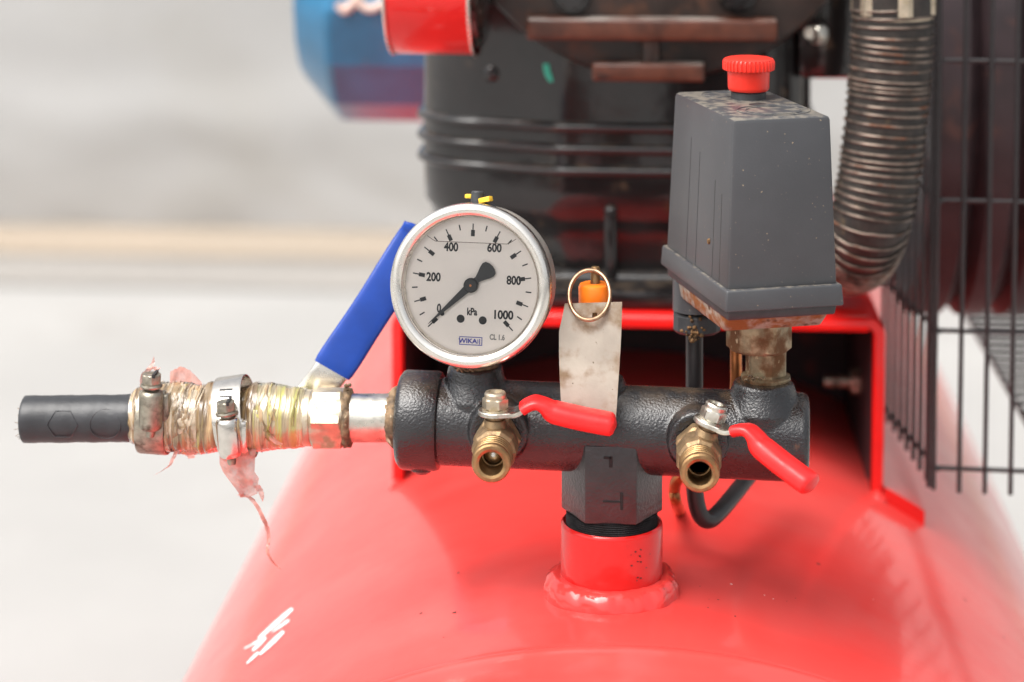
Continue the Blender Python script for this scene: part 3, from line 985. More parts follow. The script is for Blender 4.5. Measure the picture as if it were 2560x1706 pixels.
# worm-drive hose clamps
def make_clamp(pxc, tilt, label, metal, r, hx, hz, hy, flat=True):
    c = lp((pxc))
    th = thing('hose_clamp', c, label, 'hose clamp', 'worm drive clamps on the hose joint')
    ad = Vector((math.cos(tilt), 0, math.sin(tilt)))
    u, v, a = basis(ad)
    m_ = MB()
    m_.lathe([(r-0.6, -6.2), (r, -6.2), (r+0.25, -5.4), (r+0.25, 5.4), (r, 6.2), (r-0.6, 6.2), (r-0.6, -6.2)], c, ad, 96)
    band = m_.build('band', metal, th, sm=40)
    if flat:
        for k in range(9):
            an = R(58-k*11.5)
            nd = (-Vector((0, 1, 0))*math.cos(an)+v*0+u*math.sin(an)).normalized()
            nd = (nd-ad*ad.dot(nd)).normalized()
            tg = ad.cross(nd)
            rot = Matrix((ad+tg*0.12, tg, nd)).transposed()
            MB().box(c+nd*(r+0.28)+ad*0.2, (5.8, 1.0, 0.3), rot, 0.12, 1).build('slot', M['groove'], th, band)
    hd = Vector((math.sin(tilt)*-0.6, 0, 1)).normalized()
    hc = Vector((c.x+hx, c.y-r-hy, c.z+hz))
    m_ = MB()
    prof = [(0, -9.8), (3.6, -9.7), (4.6, -8.8), (5.0, -7), (5.1, 0), (5.1, 5.4), (4.5, 6.8), (3.2, 7.4), (0, 7.5)]
    m_.lathe(prof, hc, hd, 40)
    m_.box(hc+Vector((5.2, 3.4, -1)), (4.2, 4.6, 12), None, 1.2, 2)
    m_.box(hc+Vector((0, 3.4, -1)), (11.5, 4.0, 14), None, 1.0, 2)
    m_.build('worm_housing', metal, th, sm=45)
    m_ = MB()
    m_.lathe([(0, 7), (2.6, 7), (2.6, 8.4), (4.4, 8.5), (4.7, 9.2), (4.4, 10.0), (3.4, 10.1)], hc, hd, 32)
    hexnut(m_, hc+hd*10, hd, 7.6, 4.2, ph=0.2, ch=0.3)
    m_.lathe([(0, -13), (1.6, -12.8), (1.9, -11.6), (1.9, -9)], hc, hd, 20)
    sc = m_.build('worm_screw', M['zinc_dirty'], th, sm=30)
    m_ = MB()
    m_.box(hc+hd*14.2+Vector((1.6, -0.4, 0)), (1.2, 7.4, 1.6), None, 0)
    m_.build('screw_slot', M['groove'], th, sc)
    return th
make_clamp(590, R(9), 'bright slotted hose clamp in the middle of the taped joint', M['clamp'], 17.6, 0.8, -1.2, 1.4)
make_clamp(392, R(-3), 'dirty hose clamp beside the black hose with its screw standing on top', M['zinc_dirty'], 15.0, 1.5, 9.6, 1.0, False)

# ================================================================ PRESSURE GAUGE
GA, GT = R(-6.5), R(8.5)
gc = P(1172.5, 716, -22)                          # centre of the bezel's front
gn = Vector((-math.sin(R(6.5))*math.cos(GT), -math.cos(R(6.5))*math.cos(GT), math.sin(GT))).normalized()
gx = Vector((math.cos(R(6.5)), -math.sin(R(6.5)), 0)).normalized()
gy = gn.cross(gx)
gauge = thing('pressure_gauge', (gc.x, 0, 22), 'round stainless pressure gauge with white dial reading zero on the black manifold', 'gauge')
mb = MB()
mb.lathe([(30.8, -5), (32.0, -6.5), (32.3, -12), (32.0, -26), (31.2, -29), (29, -31), (0, -31.5)], gc, gn, 96, up=gy)
mb.build('case', M['case'], gauge)
mb = MB()
prof = [(27.9, -5.0), (28.1, -3.2), (28.8, -2.2), (29.5, -1.9), (30.0, -1.0)]
for k in range(11):
    a = R(150-15*k)
    prof.append((31.2+2.7*math.cos(a), -2.6+2.7*math.sin(a)))
prof += [(33.9, -5), (33.4, -8.2), (32.2, -8.6)]
mb.lathe(prof, gc, gn, 128, up=gy)
mb.build('bezel', M['steel'], gauge, sm=60)
dc = gc-gn*5.2
mb = MB()
mb.lathe([(0, 0), (28.6, 0), (28.6, 4.0)], dc, gn, 96, up=gy)
dial = mb.build('dial', M['dial'], gauge)
U = 0.0543                                       # mm per unit of the dial drawing
def dp(x, y, z=0.0):
    return dc+gx*(x*U)+gy*(y*U)+gn*z
def quad(m_, x0, y0, x1, y1, wd, z):
    d = Vector((x1-x0, y1-y0)).normalized()
    nx_, ny_ = -d.y*wd/2, d.x*wd/2
    m_.add([dp(x0+nx_, y0+ny_, z), dp(x1+nx_, y1+ny_, z), dp(x1-nx_, y1-ny_, z), dp(x0-nx_, y0-ny_, z)], [[0, 1, 2, 3]])
mk = MB()
for k in range(21):
    a = R(-135+13.5*k)
    s, c = math.sin(a), math.cos(a)
    if k % 2 == 0:
        quad(mk, s*372, c*372, s*466, c*466, 9, 0.10)
        quad(mk, s*370, c*370, s*418, c*418, 30, 0.12)
    else:
        quad(mk, s*422, c*422, s*466, c*466, 10, 0.10)
for x, y, r in ((-77, -257, 31), (95, -262, 31), (-222, -225, 17)):
    mk.add([dp(x+r*math.cos(q*0.2618), y+r*math.sin(q*0.2618), 0.11) for q in range(24)], [list(range(24))])
mk.build('scale_marks', M['ink'], gauge, dial, sm=0)
for s, x, y, h, sx in (('0', -248, -185, 70, 0.75), ('200', -298, 50, 70, 0.74), ('400', -167, 283, 70, 0.74), ('600', 170, 290, 70, 0.74), ('800', 327, 50, 70, 0.74), ('1000', 250, -213, 70, 0.72)):
    text_mb(s, dp(x, y), gx, gy, h*U, sx, 0.11, wid={1: 34, 3: 112, 4: 148}[len(s)]*U).build('numeral', M['ink'], gauge, dial, sm=0)
text_mb('kPa', dp(10, -200), gx, gy, 58*U, 0.74, 0.11).build('unit_mark', M['ink'], gauge, dial, sm=0)
text_mb('CL 1.6', dp(210, -383), gx, gy, 44*U, 0.78, 0.11).build('class_mark', M['ink_grey'], gauge, dial, sm=0)
mk = text_mb('WIKA', dp(-16, -421), gx, gy, 36*U, 1.15, 0.11)
for a, b, c, d, wd in ((-80, -392, 93, -392, 6), (-80, -450, 93, -450, 6), (-80, -389, -80, -453, 6), (93, -389, 93, -453, 6), (62, -407, 62, -438, 6), (76, -402, 76, -444, 7)):
    quad(mk, a, b, c, d, wd, 0.11)
mk.build('maker_mark', M['ink_blue'], gauge, dial, sm=0)
# pointer
def ptr(poly, z0, z1):
    m_ = MB()
    k = len(poly)
    m_.add([dp(x, y, z0) for x, y in poly]+[dp(x, y, z1) for x, y in poly],
           [list(range(k, 2*k))]+[[i, (i+1) % k, k+(i+1) % k, k+i] for i in range(k)])
    return m_
a = R(-133.2)
f_, s_ = (math.sin(a), math.cos(a)), (math.cos(a), -math.sin(a))
def pp_(t, o_): return (f_[0]*t+s_[0]*o_, f_[1]*t+s_[1]*o_)
poly = [pp_(445, 1.5), pp_(300, 12), pp_(40, 30), pp_(-40, 26), pp_(-70, 24), pp_(-110, 40), pp_(-150, 58), pp_(-180, 66), pp_(-205, 58), pp_(-220, 30), pp_(-224, 0)]
poly += [pp_(-220, -30), pp_(-205, -58), pp_(-180, -66), pp_(-150, -58), pp_(-110, -40), pp_(-70, -24), pp_(-40, -26), pp_(40, -30), pp_(300, -12), pp_(445, -1.5)]
po = ptr(poly, 1.2, 1.5).build('pointer', M['ptr'], gauge, sm=20)
mb = MB()
mb.lathe([(0, 2.3), (2.5, 2.3), (3.0, 1.9), (3.05, 0.4), (0, 0.4)], dc, gn, 32)
mb.build('pointer_hub', M['ptr'], gauge, po)
mb = MB()
mb.lathe([(0, 2.6), (0.45, 2.55), (0.5, 2.2)], dc, gn, 16)
mb.build('pointer_pin', M['copper'], gauge, po)
mb = MB()                                        # the liquid's surface behind the window
pts = []
for k in range(41):
    t = -1+2*k/40
    x = t*345
    y = 325+44*max(0, abs(t)-0.82)**1.0/0.18*0.9
    pts.append(dp(x, y, 2.9))
mb.tube(pts, 0.13, 6)
mb.build('liquid_line', M['liquid'], gauge, dial)
mb = MB()
mb.lathe([(0, 0.0), (14, 0.0), (28.3, 0.0)], gc-gn*1.9, gn, 96, up=gy)
mb.build('window', M['glass'], gauge, sm=0)
# relief plug on top of the case
pt = gc-gn*13+gy*31.6
mb = MB()
mb.lathe([(8.0, -1.5), (8.0, 0.6), (7.2, 1.5), (3.6, 2.0), (0, 2.0)], pt, gy, 40, up=gn)
plug = mb.build('relief_plug', M['black_plastic'], gauge)
mb = MB()
mb.lathe([(2.9, 1.6), (2.7, 6.3), (2.3, 6.8), (0, 6.8)], pt, gy, 32, up=gn)
mb.build('plug_stem', M['black_plastic'], gauge, plug)
mb = MB()
bd = (gx*0.88-gn*(-0.34)).normalized()
bs = gy.cross(bd)
mb.box(pt+bd*4.2+gy*3.4+gn*0.8, (5.4, 3.4, 2.2), Matrix((bd, bs, gy)).transposed() @ Matrix.Rotation(R(-14), 3, 'Y'), 0.4, 2)
mb.box(pt-bd*4.2+gy*4.4, (3.2, 2.6, 1.8), Matrix((bd, bs, gy)).transposed(), 0.5, 2)
mb.build('vent_lever', M['yellow'], gauge, plug)
# stem into the manifold
gp = mp(GX)
mb = MB()
hexnut(mb, gp+Vector((0, 0, 23)), (0, 0, 1), 15, 14, ph=0.3, ch=0.6)
mb.build('stem', M['brass_old'], gauge, sm=25)
mb = MB()
pts = [gp+Vector((9.2*math.cos(k*0.5), 9.2*math.sin(k*0.5), 25.2+0.8*noise.noise(Vector((k*0.9, 0, 0)))+0.3)) for k in range(13)]
mb.tube(pts, [0.9+0.7*abs(noise.noise(Vector((k*1.3, 4, 0)))) for k in range(13)], 8, closed=True)
for k in range(5):
    p = gp+Vector((-7+k*1.6, -8.2-0.8*rnd.random(), 25+rnd.uniform(-1.2, 2.0)))
    mb.tube(catmull([p, p+Vector((1.2, -1.2, 1.2)), p+Vector((2.4, -0.8, -0.6)), p+Vector((2.0, 0.4, -1.6))], 4), 0.5, 6)
mb.build('thread_tape', M['tape_seal'], gauge, sm=60)

# ================================================================ PRESSURE SWITCH
TH = R(17.3)
sx_, sy_ = Vector((math.cos(TH), math.sin(TH), 0)), Vector((-math.sin(TH), math.cos(TH), 0))
sc_ = Vector((56.8, -1.8, 0))
switch = thing('pressure_switch', (sc_.x, sc_.y, 35), 'dark grey box-shaped pressure switch with a red knob standing on the manifold', 'pressure switch')
def sp(a, b, z): return sc_+sx_*a+sy_*b+Vector((0, 0, z))
def frustum(m_, w0, d0, z0, w1, d1, z1, bev, off1=(0, 0), seg=3):
    b = bmesh.new()
    v = []
    for (w2, d2, z, of) in ((w0, d0, z0, (0, 0)), (w1, d1, z1, off1)):
        for sx1, sy1 in ((-1, -1), (1, -1), (1, 1), (-1, 1)):
            v.append(b.verts.new((sx1*w2/2+of[0], sy1*d2/2+of[1], z)))
    for f in ((3, 2, 1, 0), (4, 5, 6, 7), (0, 1, 5, 4), (1, 2, 6, 5), (2, 3, 7, 6), (3, 0, 4, 7)):
        b.faces.new([v[i] for i in f])
    bmesh.ops.bevel(b, geom=list(b.edges), offset=bev, segments=seg, affect='EDGES', profile=0.5)
    Mx = Matrix(((sx_.x, sy_.x, 0, sc_.x), (sx_.y, sy_.y, 0, sc_.y), (0, 0, 1, 0), (0, 0, 0, 1)))
    return m_.bm(b, Mx)
W0, D0, Z0 = 46.8, 82.0, 70.0
W1, D1, Z1 = 41.4, 76.5, 139.5
mb = MB()
frustum(mb, W0, D0, Z0-3, W1, D1, Z1, 1.9, seg=2)
cover = mb.build('cover', M['switch'], switch, sm=24)
mb = MB()
frustum(mb, 50.2, 86.5, 63.3, 49.0, 85.4, 72.0, 0.9, seg=2)
mb.build('cover_rim', M['switch'], switch, sm=45)
mb = MB()
frustum(mb, 45.5, 79, 59.0, 46.5, 81, 64.0, 0.8, seg=2)
mb.build('base_seal', M['black_plastic'], switch, sm=45)
mb = MB()
frustum(mb, 42, 58, 51.8, 44.0, 74, 60.0, 1.6, seg=2)
mb.build('base_plate', M['rust'], switch, sm=45)
# moulded grooves in the left side
def onleft(b, z):                                # point on the left face at depth b
    t = (z-(Z0-3))/(Z1-(Z0-3))
    return sp(-(W0+(W1-W0)*t)/2-0.03, b*(1+(D1/D0-1)*t), z)
for b, zt in ((-30, 108), (-21, 112), (0.5, 120), (13, 124)):
    m_ = MB()
    p, q = onleft(b, 72.5), onleft(b, zt)
    m_.sweep([p, q], sy_, 0.11, 0.08, 8, 4)
    m_.build('moulded_groove', M['groove'], switch, cover)
mb = MB()
p = onleft(-16, 86)
mb.lathe([(0, 0.9), (0.9, 0.7), (1.3, 0), (1.3, -0.6)], p, -sx_, 16)
mb.build('dirt_lump', M['crumb'], switch, cover)
# embossed rings on the top and the screw hole
for a, b, r in ((3, -20, 15), (3, -20, 11.5), (-3, 26, 9)):
    m_ = MB()
    pts = [sp(a+r*math.cos(k*2*math.pi/40), b+r*0.86*math.sin(k*2*math.pi/40), Z1+0.05) for k in range(40)]
    m_.tube(pts, 0.35, 6, closed=True)
    m_.build('embossed_ring', M['switch'], switch, cover)
kp = PZ(1871, 246, Z1)-Vector((0, 0, 1))
mb = MB()
q = PZ(1895, 262, Z1)
mb.lathe([(0, 0.12), (3.4, 0.12), (3.8, 0.02)], q, (0, 0, 1), 24)
mb.build('screw_hole', M['groove'], switch, cover)
mb = MB()
mb.lathe([(7.4, -1), (7.4, 3.6), (6.9, 4.2), (6.9, 6)], kp, (0, 0, 1), 48)
mb.build('knob_collar', M['black_plastic'], switch)
mb = MB()
mb.lathe([(0, 4.4), (8.0, 4.4), (8.5, 4.9), (8.7, 6), (8.9, 12.0), (9.2, 12.8), (10, 13.0)], kp, (0, 0, 1), 64)
kn = mb.build('knob', M['knob'], switch, sm=40)
def ribj(r, t, an):
    return r-(0.55 if math.cos(an*36) < -0.1 and 13.1 < t < 17.4 and r > 10.4 else 0)
mb = MB()
mb.lathe([(8.8, 12.9), (10.2, 13.0), (10.9, 13.4), (11.0, 14.2), (11.0, 16.4), (10.8, 17.2), (10.3, 17.8), (9.2, 18.2), (4.5, 18.5), (0, 18.5)], kp, (0, 0, 1), 216, jit=ribj)
mb.build('knob_cap', M['knob'], switch, kn, sm=30)
# brass nut and nipple down to the manifold
sp0 = mp(SX)
mb = MB()
hexnut(mb, (sp0.x-2.0, 0, 35.5), (0, 0, 1), 24.5, 17, ph=0.45, ch=1.2)
mb.build('union_nut', M['brass_old'], switch, sm=25)
mb = MB()
hexnut(mb, (sp0.x+1.0, 0, 24), (0, 0, 1), 15.5, 13, ph=0.2, ch=0)
mb.lathe([(0, 22), (10.2, 22.4), (10.4, 24.2), (9, 24.8), (0, 24.9)], (sp0.x+1, 0, 0), (0, 0, 1), 40, jit=lambda r, t, an: r+0.5*noise.noise(Vector((math.cos(an)*4, math.sin(an)*4, t))))
mb.build('nipple', M['brass_old'], switch, sm=25)
mb = MB()
for k in range(7):
    p = Vector((sp0.x-8+k*1.5, -8.5+abs(k-3)*0.5, 24.4+rnd.uniform(-0.5, 1.2)))
    mb.tube(catmull([p, p+Vector((0.8, -1.0, 0.8)), p+Vector((1.8, -0.4, -0.5))], 4), 0.45, 6)
mb.build('thread_tape', M['tape_seal'], switch, sm=60)

# cable-gland with the black drain pipe, copper line behind
gx_, gy_ = P(1740, 800, 24), None
gl = thing('unloader_pipe', P(1735, 1300, 30), 'black steel pipe dropping from the pressure switch behind the manifold and bending in a vee', 'pipe')
pc = P(1736, 800, 26)
mb = MB()
pts = catmull([P(1736, 836, 26), P(1736, 960, 26), P(1735, 1120, 27), P(1736, 1210, 27), P(1742, 1262, 27), P(1754, 1292, 28), P(1772, 1300, 31), P(1795, 1284, 38), P(1836, 1236, 58), P(1880, 1180, 84), P(1930, 1110, 120)], 8)
mb.tube(pts, 3.75, 20)
mb.build('pipe', M['wire'], gl, sm=60)
mb = MB()
mb.lathe([(0, 0), (9.4, 0), (10.4, 1.2), (10.4, 7.6), (9.6, 8.8), (0, 8.8)], P(1742, 828, 26), (0, 0, 1), 14)
mb.build('gland_nut', M['black_plastic'], gl, sm=20)
mb = MB()
mb.lathe([(0, 0), (9.6, 0), (9.6, 14), (0, 14)], P(1737, 774, 24), (0, 0, 1), 32)
mb.build('gland_body', M['switch'], gl)
mb = MB()
for k in range(60):
    p = P(rnd.gauss(1738, 11), rnd.uniform(722, 838), 26)+Vector((0, -9.6-rnd.random()*1.2, 0))
    s_z = rnd.uniform(0.8, 2.1)
    mb.box(p, (s_z, s_z*0.9, s_z*0.8), Matrix.Rotation(rnd.random()*6, 3, (rnd.random(), rnd.random(), 1)), s_z*0.25, 1)
cr = mb.build('dirt_crust', M['crumb'], gl, sm=80)
cr['kind'] = 'stuff'
cl = thing('copper_pipe', P(1840, 1200, 30), 'thin copper pipe rising behind the brass nipple under the pressure switch', 'pipe')
mb = MB()
mb.tube(catmull([P(1840, 840, 24), P(1840, 900, 24), P(1838, 980, 25), P(1815, 1080, 27), P(1740, 1160, 34), P(1695, 1198, 40), P(1686, 1228, 44), P(1690, 1255, 48), TP(1700, 1282, -2)], 8), 2.6, 16)
mb.build('pipe', M['copper'], cl, sm=60)

# ================================================================ SAFETY VALVE, RING, TAG
sv = mp(VX)
sxv = P(1487, 740, 0).x
safety = thing('safety_valve', (sxv, 0, 22), 'small brass safety valve with an orange cap behind the metal tag', 'safety valve')
mb = MB()
hexnut(mb, (sxv+1, 0, 21), (0, 0, 1), 15, 10, ph=0.2, ch=0.6)
mb.lathe([(5.5, 30), (6.6, 31), (6.6, 51), (6.2, 53.5), (0, 53.5)], (sxv, 0, 0), (0, 0, 1), 32)
mb.build('valve_body', M['brass'], safety, sm=30)
mb = MB()
mb.lathe([(6.2, 52.4), (6.7, 53), (6.8, 54), (6.9, 60.5), (6.4, 61.8), (5.4, 62.2), (2.2, 62.3), (2.2, 61.2), (0, 61.2)], (sxv, 0, 0), (0, 0, 1), 48)
mb.build('cap', M['orange'], safety, sm=40)
mb = MB()
mb.lathe([(0, 58), (2.0, 58), (2.0, 68.6), (1.6, 69.2), (0, 69.3)], (sxv+0.2, 0, 0), (0, 0, 1), 24)
mb.build('stem', M['brass'], safety)
rg = thing('key_ring', P(1476, 745, -7), 'worn split ring hooked through the safety valve stem and the tag', 'ring')
rc = P(1474, 735, -9.5)
pts = []
for k in range(130):
    an = 2*math.pi*k/64+R(80)
    pts.append(rc+Vector((8.5*math.cos(an), -2.0+(k/130)*1.0+8.2*math.sin(an), 8.5*math.sin(an))))
mb = MB()
mb.tube(pts, 0.85, 10)
mb.build('ring_wire', M['ring'], rg, sm=60)
tag = thing('metal_tag', P(1475, 900, -23), 'blank stained aluminium tag hanging from the ring in front of the manifold', 'tag')
edges = [(760, 1412, 1555), (795, 1405, 1555), (828, 1397.5, 1553.5), (880, 1397.5, 1551), (940, 1399, 1547), (1000, 1402, 1543), (1046, 1405, 1540)]
vs, fs = [], []
NJ = 12
rows_t = []
for i in range(25):
    y = 760+(1046-760)*i/24
    xa, xb = interp(edges, y)
    row = []
    for j in range(NJ+1):
        x = xa+(xb-xa)*j/NJ
        yy = y-4*(j/NJ)*(1-i/24)
        d = -14-11*(y-760)/240+0.3*((j/NJ-0.45)**2)*4*math.exp(-((y-760)/60)**2)+0.5*noise.noise(Vector((x*0.012, y*0.01, 2)))
        row.append(P(x, yy, d))
    rows_t.append(row)
k1 = 25*(NJ+1)
for row in rows_t:
    for p in row: vs.append(p)
for row in rows_t:
    for p in row: vs.append(p+Vector((0, 0.7, 0)))
W_ = NJ+1
for i in range(24):
    for j in range(NJ):
        a = i*W_+j
        if not (i == 2 and j == 6):
            fs.append([a, a+1, a+W_+1, a+W_])
            fs.append([k1+a, k1+a+W_, k1+a+W_+1, k1+a+1])
for i in range(24):
    for j in (0, NJ):
        a = i*W_+j
        fs.append([a, a+W_, k1+a+W_, k1+a])
for j in range(NJ):
    for i in (0, 24):
        a = i*W_+j
        fs.append([a, a+1, k1+a+1, k1+a])
MB().add(vs, fs).build('plate', M['tag'], tag, sm=40)

# ================================================================ SMALL BALL VALVES
def make_valve(px, label, roll, turn, nutmat, ball):
    org = mp(px)+Vector((0, -19.6, 1.6))
    th = thing('drain_valve', org, label, 'valve', 'small brass ball valves on the front of the manifold')
    Rr = Matrix.Rotation(roll, 3, 'Y')
    def T(x, y, z): return org+Rr @ Vector((x, y, z))
    fw = Vector((0, -1, 0))
    upv = Rr @ Vector((0, 0, 1))
    m_ = MB()
    m_.lathe([(0, -2), (6.4, -2), (6.4, 3)], org, fw, 32)
    hexnut(m_, org+fw*2, fw, 17.0, 7.5, ph=R(30)-roll, ch=0.8)
    m_.lathe([(7.4, 9), (8.9, 10.5), (9.5, 13), (9.5, 20), (9.0, 23.4), (7.6, 25.0)], org, fw, 10, up=upv, phase=0.5)
    m_.build('body', M['brass_body'], th, sm=22)
    m_ = MB()
    prof = [(0, 24), (7.2, 24), (7.2, 26.0)]
    for k in range(4):
        t = 26.2+k*2.3
        prof += [(7.9, t), (8.0, t+0.5), (7.9, t+1.1), (7.5, t+1.5), (7.5, t+1.9)]
    prof += [(7.9, 35.4), (7.8, 37.6), (7.2, 38.4), (6.0, 38.5), (4.9, 38.0), (4.6, 37.2), (4.6, 27), (4.1, 26.9), (4.1, 23.4), (0, 23.4)]
    m_.lathe(prof, org, fw, 56)
    out = m_.build('outlet', M['brass'], th, sm=28)
    m_ = MB()
    if ball:                                     # ball half turned, its bore off the axis
        m_.lathe([(0, 28.6), (1.6, 28.3), (3.2, 27.2), (4.2, 25.2)], org, fw, 24)
        m_.build('ball', M['steel'], th, out)
    else:
        m_.lathe([(0, 24.0), (4.4, 24.0)], org, fw, 24)
        m_.build('bore', M['groove'], th, out)
    st0 = 17.0
    m_ = MB()
    m_.lathe([(0, 4), (4.6, 4), (4.5, 12.4), (4.1, 13.0), (3.3, 13.2), (3.3, 16.5)], T(0, -st0, -1.4), upv, 32)
    m_.build('stem', M['brass_body'], th)
    ld = Rr @ (Matrix.Rotation(turn, 3, 'Z') @ Vector((1, 0, 0)))
    ls = upv.cross(ld)
    def Lp(t, z): return T(0, -st0, -1.4)+ld*t+upv*z
    m_ = MB()
    lob = []
    for k in range(25):
        an = R(60+240*k/24)
        lob.append((7.0*math.cos(an), 6.8*math.sin(an)))
    lob += [(6.5, -5.4), (6.5, 5.4)]
    m_.prism([(x, y) for x, y in lob], Lp(0, 15.0), ld, ls, 2.0, 0.3, 1)
    pth = catmull([Lp(4.5, 16.05), Lp(7.5, 16.05), Lp(10, 16.9), Lp(13, 19.0), Lp(16, 20.2)], 5)
    m_.sweep(pth, ls, 5.6, 1.0, 16, 8)
    pl = m_.build('lever', M['zinc'], th, sm=30)
    pth = catmull([Lp(11.2, 17.8), Lp(13.2, 19.2), Lp(16.4, 20.4), Lp(19.8, 19.3), Lp(23.2, 16.9), Lp(28, 15.6), Lp(36, 13.9), Lp(44, 12.5), Lp(49.4, 11.6)], 5)
    k = len(pth)
    ws, hh = [], []
    for i in range(k):
        f = i/(k-1)
        ww = 6.1+0.7*smooth((f-0.4)/0.3)
        h2 = 2.4+1.9*smooth((f-0.3)/0.25)
        end = max(0.0, (f-0.93)/0.07)
        q = math.sqrt(max(0.03, 1-end*end))
        ws.append(ww*q if f > 0.5 else ww)
        hh.append(h2*q if f > 0.5 else h2)
    m_ = MB()
    m_.sweep(pth, ls, ws, hh, 28, 2.8)
    m_.build('grip', M['grip'], th, pl, sm=50)
    m_ = MB()
    m_.lathe([(5.4, 16.9), (5.4, 17.6), (0, 17.7)], T(0, -st0, -1.4), upv, 32)
    hexnut(m_, T(0, -st0, -1.4)+upv*17.6, upv, 9.4, 4.4, ph=0.4, ch=0.5)
    m_.lathe([(4.3, 21.9), (4.4, 23.6), (4.0, 24.4), (2.7, 24.5), (2.5, 23.6), (0, 23.5)], T(0, -st0, -1.4), upv, 32)
    m_.build('lock_nut', nutmat, th, pl, sm=25)
    return th
make_valve(V1, 'brass ball valve below the gauge, red lever level across the tag', R(0), R(0), M['brass_pale'], True)
make_valve(V2, 'brass ball valve near the manifold right end, red lever sloping down', R(18), R(-28), M['zinc'], False)

# ================================================================ PUMP
pump = thing('compressor_pump', (0, 330, -5), 'black ribbed compressor pump standing on the red bracket', 'pump')
CX0, CX1 = -112.0, 102.0
CYF = 252.0
CK = P(1402, 300, 250).x
def outline(off, rad=36.0):
    x0, x1, y0, y1 = CX0-off, CX1+off, CYF-off, CYF+190+off
    pts = []
    for cx, cy, a0 in ((x0+rad, y0+rad, 180), (x1-rad, y0+rad, 270), (x1-rad, y1-rad, 0), (x0+rad, y1-rad, 90)):
        for k in range(9):
            an = R(a0+90*k/8)
            pts.append((cx+rad*math.cos(an), cy+rad*math.sin(an)))
    # the front swells gently
    pts = pts[:9]+[(x0+rad+(x1-x0-2*rad)*k/24, y0) for k in range(1, 24)]+pts[9:]   # front wall: left third set back at an angle
    def yo(x, y):
        f = max(0.0, min(1.0, (y-y0)/60))
        return y+(1-f)*(0.27*max(0, CK-x)-8*smooth((x-CK+14)/28)*0-6)
    return [(x, yo(x, y)) for x, y in pts]
prof = [(-5, 2), (6, 2), (8, 0), (9, -5), (22, -5), (34, -3.5), (40, 0), (52, 0.3), (58, 0.4)]
for zc in (63.4, 75.2, 87.0):
    for k in range(9):
        a = math.pi*k/8
        prof.append((zc-3.0*math.cos(a), 0.4+3.6*math.sin(a)))
prof += [(94, 0.2), (125, 0), (170, 0), (300, 0)]
vs, fs = [], []
for z, off in prof:
    for (x, y) in outline(off): vs.append((x, y, z))
n = len(outline(0))
for i in range(len(prof)-1):
    for k in range(n):
        k2 = (k+1) % n
        fs.append([i*n+k, i*n+k2, (i+1)*n+k2, (i+1)*n+k])
fs.append([(len(prof)-1)*n+k for k in range(n)])
MB().add(vs, fs).build('crankcase', M['pump'], pump, sm=50)
mb = MB()
mb.box(((CX0+CX1)/2, 320, 0.5), (CX1-CX0+4, 204, 10), None, 2.5, 2)
mb.build('base_flange', M['pump'], pump)
mb = MB()
pw = P(1527, 620, CYF-8)
mb.box((pw.x, CYF-5, 18), (7, 10, 54), None, 2.5, 3)
mb.build('web', M['pump'], pump, sm=45)
# knobs of casting on the left flank
mb = MB()
def yfront(x):
    return CYF-6+0.27*max(0, CK-x)
p = P(1228, 185, yfront(P(1228, 185, 262).x))
mb.lathe([(0, 3.0), (2.4, 2.6), (3.8, 1.4), (4.8, 0), (5.5, -5)], p, (-0.26, -0.96, 0), 24)
mb.build('casting_boss', M['pump'], pump, sm=60)
mb = MB()
p0, p1 = P(1365, 160, yfront(CK-6)-0.4), P(1378, 205, yfront(CK-4)-0.4)
mb.sweep(catmull([p0, (p0+p1)/2+Vector((-0.6, 0, 0)), p1], 4), (1, 0, 0), [1.6, 1.7, 1.7, 1.7, 1.8, 1.7, 1.6, 1.5, 1.0], 0.5, 12, 3)
mb.build('paint_dab', pm('green_dab', (0.05, 0.55, 0.38), rough=0.4), pump)
cc = P(1648, -341, 240)
mb = MB()
mb.lathe([(0, 18), (60, 18), (112.2, 16), (113.6, 14.6), (114.2, 12), (114.2, -8), (0, -8)], (cc.x, CYF-4, cc.z), (0, -1, 0), 128, up=(0, 0, 1))
cov = mb.build('front_cover', M['pump_cover'], pump, sm=35)
def fin(px0, px1, py0, py1, dep):
    Y = CYF-22-dep
    p, q = P(px0, py0, Y), P(px1, py1, Y)
    MB().box(((p.x+q.x)/2, Y+dep/2+4, (p.z+q.z)/2), (q.x-p.x, dep+8, p.z-q.z), None, 1.6, 3).build('fin', M['fin'], pump, cov)
fin(1316, 1945, 47, 106, 13)
fin(1480, 1762, 159, 207, 10)
mb = MB()
p = P(1628, 75, CYF-21)
mb.box((p.x, CYF-24, p.z-12), (9, 8, 24), None, 2, 2)
mb.build('fin_web', M['pump_cover'], pump, cov)
for px, py in ((1430, -12), (1842, -14)):
    p = P(px, py, CYF-22)
    m_ = MB()
    m_.lathe([(0, 3), (9.5, 2.6), (10.5, 1), (10.5, -1)], p, (0, -1, 0), 32)
    hexnut(m_, p+Vector((0, -2.6, 0)), (0, -1, 0), 13, 7, ph=0.3, ch=0.8)
    m_.build('cover_bolt', M['pump'], pump, cov, sm=25)
pb = P(2043, 82, 236)
mb = MB()
mb.tube([pb+Vector((4, 14, 0)), pb+Vector((-4, -2, 0))], 3.2, 14)
hexnut(mb, pb+Vector((3, 0, -1)), (-0.85, -0.52, 0), 9.5, 6, ph=0.5, ch=0.7)
mb.build('bolt', M['zinc'], pump, sm=25)
mb = MB()
p = P(2060, 90, 262)
mb.box((p.x+4, 270, 158), (36, 30, 90), None, 4, 2)
mb.build('side_lug', M['pump'], pump, sm=40)

